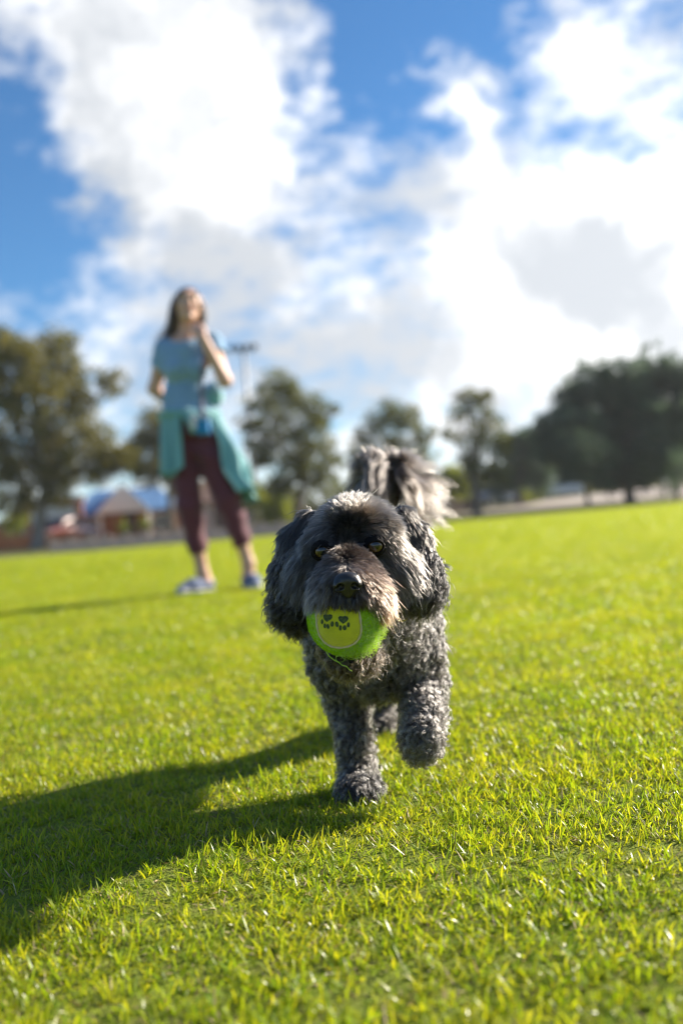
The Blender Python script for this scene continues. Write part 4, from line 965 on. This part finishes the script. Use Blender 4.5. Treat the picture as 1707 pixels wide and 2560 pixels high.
# ---- eyes: an amber iris round a wide pupil under a wet cornea
m_eye = bpy.data.materials.new('dog_eye'); m_eye.use_nodes = True
eye_mat(m_eye, .27, .68, (.085, .046, .012), (.040, .023, .008), (.015, .009, .008))
m_lid = mat('eyelid', (0.007, 0.006, 0.006), 0.75, spec=.1)
for ei, (e, yaw) in enumerate(zip(EYES, (-.06, .06))):
    bm = bmesh.new(); bmesh.ops.create_uvsphere(bm, u_segments=32, v_segments=20, radius=.0088)
    eo = bm_obj('eye', bm, m_eye, dog, smooth=True); eo.location = Vector(e + [0, .0026, 0]) - dog_base; eo.rotation_euler = (0, 0, yaw)
    # lids: a shell over the eyeball with an almond opening
    na, nr = 40, 9; aa = np.linspace(0, 2 * math.pi, na, endpoint=False); rows = []
    for k in range(nr):
        f = k / (nr - 1); rx, rz = .0073 + f * .0030, .0060 + f * .0038; zc = -.0006 * (1 - f)
        x = np.cos(aa) * rx; z = np.sin(aa) * rz * np.where(np.sin(aa) > 0, .74 + .26 * f, 1.0) + zc; q2 = x * x + z * z
        y = -np.sqrt(np.maximum(.0094 ** 2 - q2, 0)) * (1 - .0 * f) + (.0003 if k == 0 else 0); y = np.where(q2 > .0090 ** 2, -.0025 + (np.sqrt(q2) - .0090) * .9, y)
        rows.append(np.stack([x, y, z], 1))
    v = np.concatenate(rows); i_ = np.arange(nr * na).reshape(nr, na); f_ = np.stack([i_[:-1], np.roll(i_, -1, 1)[:-1], np.roll(i_, -1, 1)[1:], i_[1:]], -1).reshape(-1, 4)
    lo_ = mesh_np('eyelid', v, f_, m_lid, eo); so_ = lo_.modifiers.new('thick', 'SOLIDIFY'); so_.thickness = .0007
# ---- collar: hidden in the coat but for a brass ring
cc0 = D(916, 1505, 1.045); axn = nrmz(D(940, 1560, 1.09) - D(893, 1430, 1.0))
e1 = nrmz(np.cross(axn, [1, 0, 0])); e2 = np.cross(axn, e1); a = np.linspace(0, 2 * math.pi, 40, endpoint=False)
v, f = tube(cc0 + (np.cos(a)[:, None] * e1 + np.sin(a)[:, None] * e2) * .049, .004, 8, closed=True)
co = mesh_np('collar', v - DB, f, mat('collar_web', (.05, .12, .10), .7), dog)
rc_ = D(1012, 1536, .985); a = np.linspace(0, 2 * math.pi, 30, endpoint=False); n1 = nrmz(np.array([.75, .15, .65])); n2 = nrmz(np.cross(n1, [.2, 1, .1]))
v, f = tube(rc_ + np.cos(a)[:, None] * n1 * .0078 + np.sin(a)[:, None] * n2 * .0042, .0011, 8, closed=True)
m_brass = mat('brass', (.72, .62, .32), .22, metal=1.0)
mesh_np('tag_ring', v - DB, f, m_brass, co)

# ------------------------------------------------------------------ the ball in its mouth
ball_loc = Vector(BALL_C)
m_felt = mat('green_felt', (0.37, 0.60, 0.015), 0.9, noise=(160, (0.30, 0.52, 0.012), 0.5), bump=(900, 0.6), sheen=.5, bdist=.001)
m_panel = mat('worn_yellow_felt', (0.62, 0.62, 0.012), 0.9, noise=(120, (0.46, 0.47, 0.012), 0.5), bump=(1100, 0.5), sheen=.4, bdist=.001)
ballo = empty('tennis_ball', ball_loc, 'frayed lime green ball with two dark paw prints held in the mouth of the dog', 'ball')
BYAW, BROLL = R(-11), R(-3)
Rb = np.array(Matrix.Rotation(BYAW, 3, 'Z') @ Matrix.Rotation(BROLL, 3, 'Y'))
def lobe(th, ph):
    """< 1 inside the U-shaped front panel (angles in degrees; front is -y)"""
    lo = np.minimum(ph + 8, 0)
    return np.where(ph > -8, np.abs(th) / 39.0, np.sqrt((th * np.cos(np.radians(ph)) / 39.0) ** 2 + (lo / 41.0) ** 2))
nu, nv = 180, 96
uu = np.arange(nu) / nu * 2 * math.pi; vv = np.linspace(-math.pi / 2 + .002, math.pi / 2 - .002, nv)
U, Vv = np.meshgrid(uu, vv, indexing='ij')
TH = np.degrees((U + math.pi) % (2 * math.pi) - math.pi); PH = np.degrees(Vv)
wob = .00025 * np.sin(7 * U + 3 * Vv) * np.cos(5 * Vv)
rr = BALL_R - .0008 * np.exp(-((lobe(TH, PH) - 1) / .07) ** 2) * (PH < 75) + wob
S = np.stack([np.sin(U) * np.cos(Vv) * rr, -np.cos(U) * np.cos(Vv) * rr, np.sin(Vv) * rr], -1).reshape(-1, 3) @ Rb.T
i = np.arange(nu * nv).reshape(nu, nv); j = np.roll(i, -1, 0)
F = np.stack([i[:, :-1], j[:, :-1], j[:, 1:], i[:, 1:]], -1).reshape(-1, 4)
mi = (lobe(TH[:, :-1], PH[:, :-1] + 1) < 1).astype(int).ravel()
mesh_np('felt', S, F, [m_felt, m_panel], ballo, mi=mi)
def on_ball(th, ph, lift=0.0):
    th = np.radians(th); ph = np.radians(ph); r = BALL_R + lift
    return np.stack([np.sin(th) * np.cos(ph) * r, -np.cos(th) * np.cos(ph) * r, np.sin(ph) * r], -1) @ Rb.T
a = np.linspace(math.pi, 2 * math.pi, 60); th = np.concatenate([np.full(24, -39.0), 39 * np.cos(a) / np.cos(np.radians(41 * np.sin(a) - 8)), np.full(24, 39.0)]); ph = np.concatenate([np.linspace(72, -7, 24), -8 + 41 * np.sin(a), np.linspace(-7, 72, 24)])
v, f = tube(on_ball(th, ph, -.0004), .00105 + .0002 * np.sin(np.arange(108) * .9), 8)
mesh_np('seam', v, f, mat('seam_rubber', (0.62, 0.55, 0.36), 0.8, noise=(300, (.5, .43, .27), .5)), ballo)
m_ink = mat('paw_ink', (0.022, 0.035, 0.028), 0.9, noise=(500, (0.09, 0.13, 0.03), 0.75))
def print_patch(outline, holder_name, k=5):
    """a flat patch of print lying on the curve of the ball"""
    o = np.array(outline, float); c = o.mean(0); V = [c]; 
    for q in range(1, k + 1): V += list(c + (o - c) * q / k)
    V = np.array(V); n = len(o); F = [(0, 1 + a_, 1 + (a_ + 1) % n) for a_ in range(n)]
    for q in range(k - 1):
        for a_ in range(n): F.append((1 + q * n + a_, 1 + (q + 1) * n + a_, 1 + (q + 1) * n + (a_ + 1) % n, 1 + q * n + (a_ + 1) % n))
    return on_ball(V[:, 0], V[:, 1], .00035), F
def zoomed(x, y):
    """where a point of the print lies on the ball, in degrees"""
    xx = (x - 716) / 540.0; zz = (760 - y) / 540.0
    p = np.array([xx, -math.sqrt(max(0.02, 1 - xx * xx - zz * zz)), zz]) @ Rb
    return math.degrees(math.atan2(p[0], -p[1])), math.degrees(math.asin(np.clip(p[2], -1, 1)))
def disc(cx, cy, rx, ry, rot=0):
    out = []
    for a_ in np.linspace(0, 2 * math.pi, 14, endpoint=False):
        x, y = rx * math.cos(a_), ry * math.sin(a_); out.append(zoomed(cx + x * math.cos(rot) - y * math.sin(rot), cy + x * math.sin(rot) + y * math.cos(rot)))
    return out
PADS = [([(420, 645), (450, 632), (487, 642), (525, 636), (555, 650), (552, 690), (530, 712), (495, 730), (468, 748), (445, 728), (425, 705)], [(396, 742, 15, 36, .1), (432, 805, 17, 36, .05), (478, 815, 18, 36, -.05), (543, 780, 20, 40, .15)]),
        ([(638, 690), (665, 668), (705, 680), (745, 672), (785, 690), (790, 722), (768, 752), (730, 775), (705, 790), (680, 765), (648, 735)], [(614, 790, 21, 42, -.1), (660, 845, 18, 40, .08), (722, 848, 24, 38, .1), (780, 810, 19, 38, .15)])]
for pad, toes in PADS:
    V, F = print_patch([zoomed(*q) for q in pad], 'pad'); pp = mesh_np('paw_print', V, F, m_ink, ballo)
    for q in toes:
        V, F = print_patch(disc(q[0], q[1], q[2] * 1.25, q[3] * 1.05, q[4]), 'toe', 3); mesh_np('toe_print', V, F, m_ink, pp)
# fuzz: short nap all over, torn fibres below and to the right
NB = 15000
q = nrmz(g.normal(size=(NB, 3))); ql = q @ Rb; th = np.degrees(np.arctan2(ql[:, 0], -ql[:, 1])); ph = np.degrees(np.arcsin(np.clip(ql[:, 2], -1, 1)))
inp = lobe(th, ph) < 1; near_seam = np.abs(lobe(th, ph) - 1) < .06
keep = ~near_seam & ~(inp & (g.random(NB) < .55)); q = q[keep]; inp = inp[keep]; NB = len(q)
fray = np.clip(q @ nrmz(np.array([.75, .1, -.55])) * 1.5 - .35, 0, 1) * (~inp)
Lb = np.where(inp, .0007, .0020) * g.uniform(.6, 1.5, NB) + fray * g.random(NB) ** 2.2 * .0105
t8 = np.linspace(0, 1, 9)[None, :, None]
dr = nrmz(q * 1.0 + g.normal(size=(NB, 3)) * .55 + np.array([.1, 0, -.25]) * fray[:, None]); e1 = nrmz(np.cross(dr, g.normal(size=(NB, 3)))); e2 = np.cross(dr, e1)
a = g.uniform(0, 6.28, NB)[:, None, None] + 6.28 * g.uniform(.6, 1.6, NB)[:, None, None] * t8; rc = (Lb * .28)[:, None, None] * t8
fp = q[:, None] * (BALL_R - .0004) + dr[:, None] * t8 * Lb[:, None, None] + rc * (np.cos(a) * e1[:, None] + np.sin(a) * e2[:, None])
cb = np.where(inp[:, None], np.array([.66, .66, .03]), np.array([.46, .72, .03])) * np.exp(g.normal(0, .18, NB))[:, None]
pale = (fray > .2) & (g.random(NB) < .5); cb[pale] = np.array([.55, .72, .25]) * g.uniform(.7, 1.1, pale.sum())[:, None]
m_fibre = bpy.data.materials.new('felt_fibre'); m_fibre.use_nodes = True
nt = m_fibre.node_tree; at = nt.nodes.new('ShaderNodeAttribute'); at.attribute_name = 'tone'; b_ = nt.nodes['Principled BSDF']; b_.inputs['Roughness'].default_value = .9; b_.inputs['Specular IOR Level'].default_value = .1
tr = nt.nodes.new('ShaderNodeBsdfTranslucent'); ms = nt.nodes.new('ShaderNodeMixShader'); ms.inputs[0].default_value = .5
nt.links.new(at.outputs['Color'], b_.inputs['Base Color']); nt.links.new(at.outputs['Color'], tr.inputs['Color']); nt.links.new(b_.outputs[0], ms.inputs[1]); nt.links.new(tr.outputs[0], ms.inputs[2]); nt.links.new(ms.outputs[0], nt.nodes['Material Output'].inputs[0])
hair_obj('fuzz', fp, np.full((NB, 1), .00016) * np.linspace(1, .6, 9)[None], np.clip(cb, 0, .9), m_fibre, ballo)['kind'] = 'stuff'
# a pulled thread and a tangle hanging under the ball
th_pts = [D(815, 1628, .862), D(822, 1640, .862), D(835, 1650, .862), D(848, 1657, .863), D(855, 1663, .864), D(866, 1666, .864), D(873, 1674, .864), D(880, 1678, .864)]
v, f = tube(np.array(th_pts) - BALL_C, np.linspace(.0005, .00028, 8), 6); mesh_np('loose_thread', v, f, m_felt, ballo)
k_ = 26; s_ = np.linspace(0, 1, k_)
for kk in range(1):
    c0 = D(858 + kk * 4 - 8, 1638 + (kk % 3) * 3, .862) - BALL_C; r_ = .004 + .001 * kk
    w_ = np.stack([np.cos(s_ * 9 + kk) * r_, np.sin(s_ * 5 + kk) * r_ * .6, np.sin(s_ * 9 + kk * 1.7) * r_ * .8 - .003], 1)
    v, f = tube(c0 + w_, .00018, 5); mesh_np('loose_thread', v, f, m_felt, ballo)
# ------------------------------------------------------------------ the lawn
m_grass, _ = leafy('grass_blade', (0.168, 0.276, 0.018), (0.375, 0.395, 0.036), 0.56, 0.33, tcol=(1.74, 1.55, 0.42), spec=0.40, patchy=1.6)
m_straw, _ = leafy('dry_blade', (0.30, 0.21, 0.10), (0.55, 0.46, 0.27), 0.3, 0.6, tcol=(1.1, 1.0, .8))
def tuft_patch(name, size, per_m2, hgt, wid, seed, straw=0.06, segs=3):
    g = np.random.default_rng(seed); n = int(per_m2 * size * size)
    xy = g.uniform(-size / 2, size / 2, (n, 2))
    # blades stand in little bunches
    nb = max(8, n // 6); bc = g.uniform(-size / 2, size / 2, (nb, 2)); bi = g.integers(0, nb, n); m = g.random(n) < .75
    xy[m] = bc[bi[m]] + g.normal(0, hgt * .13, (m.sum(), 2))
    bh = g.uniform(.65, 1.3, nb)[bi]; ba = g.uniform(0, 6.28, nb)[bi]
    az = np.where(g.random(n) < .35, ba, g.uniform(0, 6.28, n)) + g.normal(0, .4, n)
    H = hgt * g.uniform(.45, 1.25, n) * bh; W = wid * g.uniform(.6, 1.3, n)
    lean = np.clip(np.abs(g.normal(.50, .38, n)), 0.03, 1.3); curl = g.uniform(.1, 1.0, n)
    dry = g.random(n) < straw; lean[dry] += .45; H[dry] *= .9
    dx, dy = np.cos(az), np.sin(az); side = np.stack([-dy, dx, np.zeros(n)], 1)
    tw = g.normal(0, .5, n); ts = np.linspace(0, 1, segs + 1)
    pos = np.concatenate([xy, np.full((n, 1), -0.002)], 1); rows = []
    ang = lean.copy()
    for j, t in enumerate(ts):
        if j:
            ang = lean + curl * t; st = H / segs
            pos = pos + np.stack([dx * np.sin(ang), dy * np.sin(ang), np.cos(ang)], 1) * st[:, None]
        pos[:, 2] = np.maximum(pos[:, 2], -0.002 + 0.003 * t)
        fw = np.stack([dx * np.cos(ang), dy * np.cos(ang), -np.sin(ang)], 1)
        sd = side * np.cos(tw)[:, None] + fw * np.sin(tw)[:, None]
        w = W * (0.8 + .4 * t) * (1 - t ** 3.0) * .5
        if j < segs: rows.append(pos - sd * w[:, None]); rows.append(pos + sd * w[:, None])
        else: rows.append(pos.copy())
    k = 2 * segs + 1; V = np.stack(rows, 1).reshape(-1, 3); b = np.arange(n)[:, None] * k
    T = []
    for j in range(segs - 1):
        T += [b + [2 * j, 2 * j + 1, 2 * j + 3], b + [2 * j, 2 * j + 3, 2 * j + 2]]
    T.append(b + [2 * segs - 2, 2 * segs - 1, 2 * segs])
    F = np.concatenate(T); nf = len(T)
    tint = np.clip(g.normal(.42, .34, n), 0, 1)
    me = bpy.data.meshes.new(name); o = bpy.data.objects.new(name, me)
    me.vertices.add(len(V)); me.vertices.foreach_set('co', V.astype(np.float32).ravel())
    me.loops.add(len(F) * 3); me.loops.foreach_set('vertex_index', F.astype(np.int32).ravel())
    me.polygons.add(len(F)); me.polygons.foreach_set('loop_start', np.arange(0, len(F) * 3, 3, dtype=np.int32)); me.update(calc_edges=True)
    me.materials.append(m_grass); me.materials.append(m_straw)
    me.polygons.foreach_set('material_index', np.tile(dry.astype(np.int32), nf)); me.polygons.foreach_set('use_smooth', np.ones(len(F), bool))
    at = me.attributes.new('tint', 'FLOAT', 'FACE'); at.data.foreach_set('value', np.tile(tint, nf).astype(np.float32))
    return o
near = [tuft_patch('turf_patch', 0.26, 70000, 0.0140, 0.00145, 100 + i, .17, 4) for i in range(5)]
mid = [tuft_patch('turf_patch', 0.7, 20000, 0.0150, 0.0027, 200 + i, .13, 3) for i in range(4)]
far = [tuft_patch('turf_patch', 2.4, 1500, 0.024, 0.010, 300 + i, .05, 2) for i in range(4)]
def scatter(d0, d1, step, size, g, half):
    pts = []
    y = d0
    xs = np.arange(-60, 60, step); ys = np.arange(d0, d1, step)
    X, Y = np.meshgrid(xs, ys, indexing='ij'); X = X.ravel(); Y = Y.ravel()
    X = X + g.uniform(-.2, .2, len(X)) * step; Y = Y + g.uniform(-.2, .2, len(Y)) * step
    k = (np.abs(X) < half(Y)) & (Y + size * .5 < edge_y(X))
    return np.stack([X[k], Y[k], np.full(k.sum(), 0.004)], 1)
g = np.random.default_rng(5)
A = [scatter(-0.3, 2.6, .19, .26, g, lambda y: .55 * np.abs(y) + .7), scatter(2.6, 10, .52, .7, g, lambda y: .55 * y + .7), scatter(10.2, 66, 1.75, 2.4, g, lambda y: .50 * y + 1)]
# the near turf also runs out to the sides a little, coarser
pts = np.concatenate(A); kind = np.concatenate([g.integers(0, 5, len(A[0])), g.integers(5, 9, len(A[1])), g.integers(9, 13, len(A[2]))])
me = bpy.data.meshes.new('grass'); me.vertices.add(len(pts)); me.vertices.foreach_set('co', pts.astype(np.float32).ravel())
me.attributes.new('kind', 'INT', 'POINT').data.foreach_set('value', kind.astype(np.int32))
me.attributes.new('turn', 'FLOAT', 'POINT').data.foreach_set('value', g.uniform(0, 6.283, len(pts)).astype(np.float32))
me.attributes.new('grow', 'FLOAT', 'POINT').data.foreach_set('value', g.uniform(.85, 1.2, len(pts)).astype(np.float32))
lawn = link(bpy.data.objects.new('grass', me)); tag(lawn, 'short bright green lawn of fine grass blades covering the field', 'grass', kind='stuff')
ng = bpy.data.node_groups.new('lawn', 'GeometryNodeTree')
ng.interface.new_socket('Geometry', in_out='INPUT', socket_type='NodeSocketGeometry'); ng.interface.new_socket('Geometry', in_out='OUTPUT', socket_type='NodeSocketGeometry')
gi = ng.nodes.new('NodeGroupInput'); go = ng.nodes.new('NodeGroupOutput'); iop = ng.nodes.new('GeometryNodeInstanceOnPoints')
jn = ng.nodes.new('GeometryNodeJoinGeometry')
for o in (near + mid + far)[::-1]:
    oi = ng.nodes.new('GeometryNodeObjectInfo'); oi.inputs['Object'].default_value = o; oi.inputs['As Instance'].default_value = True
    ng.links.new(oi.outputs['Geometry'], jn.inputs[0])
def attr(nm, ty):
    n = ng.nodes.new('GeometryNodeInputNamedAttribute'); n.data_type = ty; n.inputs['Name'].default_value = nm
    return next(s for s in n.outputs if s.enabled and s.name == 'Attribute')
cx = ng.nodes.new('ShaderNodeCombineXYZ'); ng.links.new(attr('turn', 'FLOAT'), cx.inputs[2])
cs = ng.nodes.new('ShaderNodeCombineXYZ'); cs.inputs[0].default_value = cs.inputs[1].default_value = 1; ng.links.new(attr('grow', 'FLOAT'), cs.inputs[2])
ng.links.new(gi.outputs[0], iop.inputs['Points']); ng.links.new(jn.outputs[0], iop.inputs['Instance'])
iop.inputs['Pick Instance'].default_value = True; ng.links.new(attr('kind', 'INT'), iop.inputs['Instance Index'])
ng.links.new(cx.outputs[0], iop.inputs['Rotation']); ng.links.new(cs.outputs[0], iop.inputs['Scale'])
ng.links.new(iop.outputs[0], go.inputs[0])
lawn.modifiers.new('lawn', 'NODES').node_group = ng
print('script built in %.1f s' % (time.time() - T0))
# ------------------------------------------------------------------ thin bright haze over the park
bm = bmesh.new(); box(bm, (0, 450, 6.6), (3700, 2900, 18.0))
hz = bm_obj('haze', bm, []); hz['kind'] = 'stuff'
m_h = bpy.data.materials.new('haze'); m_h.use_nodes = True; nt = m_h.node_tree; nt.nodes.remove(nt.nodes['Principled BSDF'])
pv = nt.nodes.new('ShaderNodeVolumePrincipled'); pv.inputs['Color'].default_value = (.92, .95, 1, 1); pv.inputs['Density'].default_value = 0.00042; pv.inputs['Anisotropy'].default_value = 0.2
nt.links.new(pv.outputs[0], nt.nodes['Material Output'].inputs['Volume']); hz.data.materials.append(m_h)
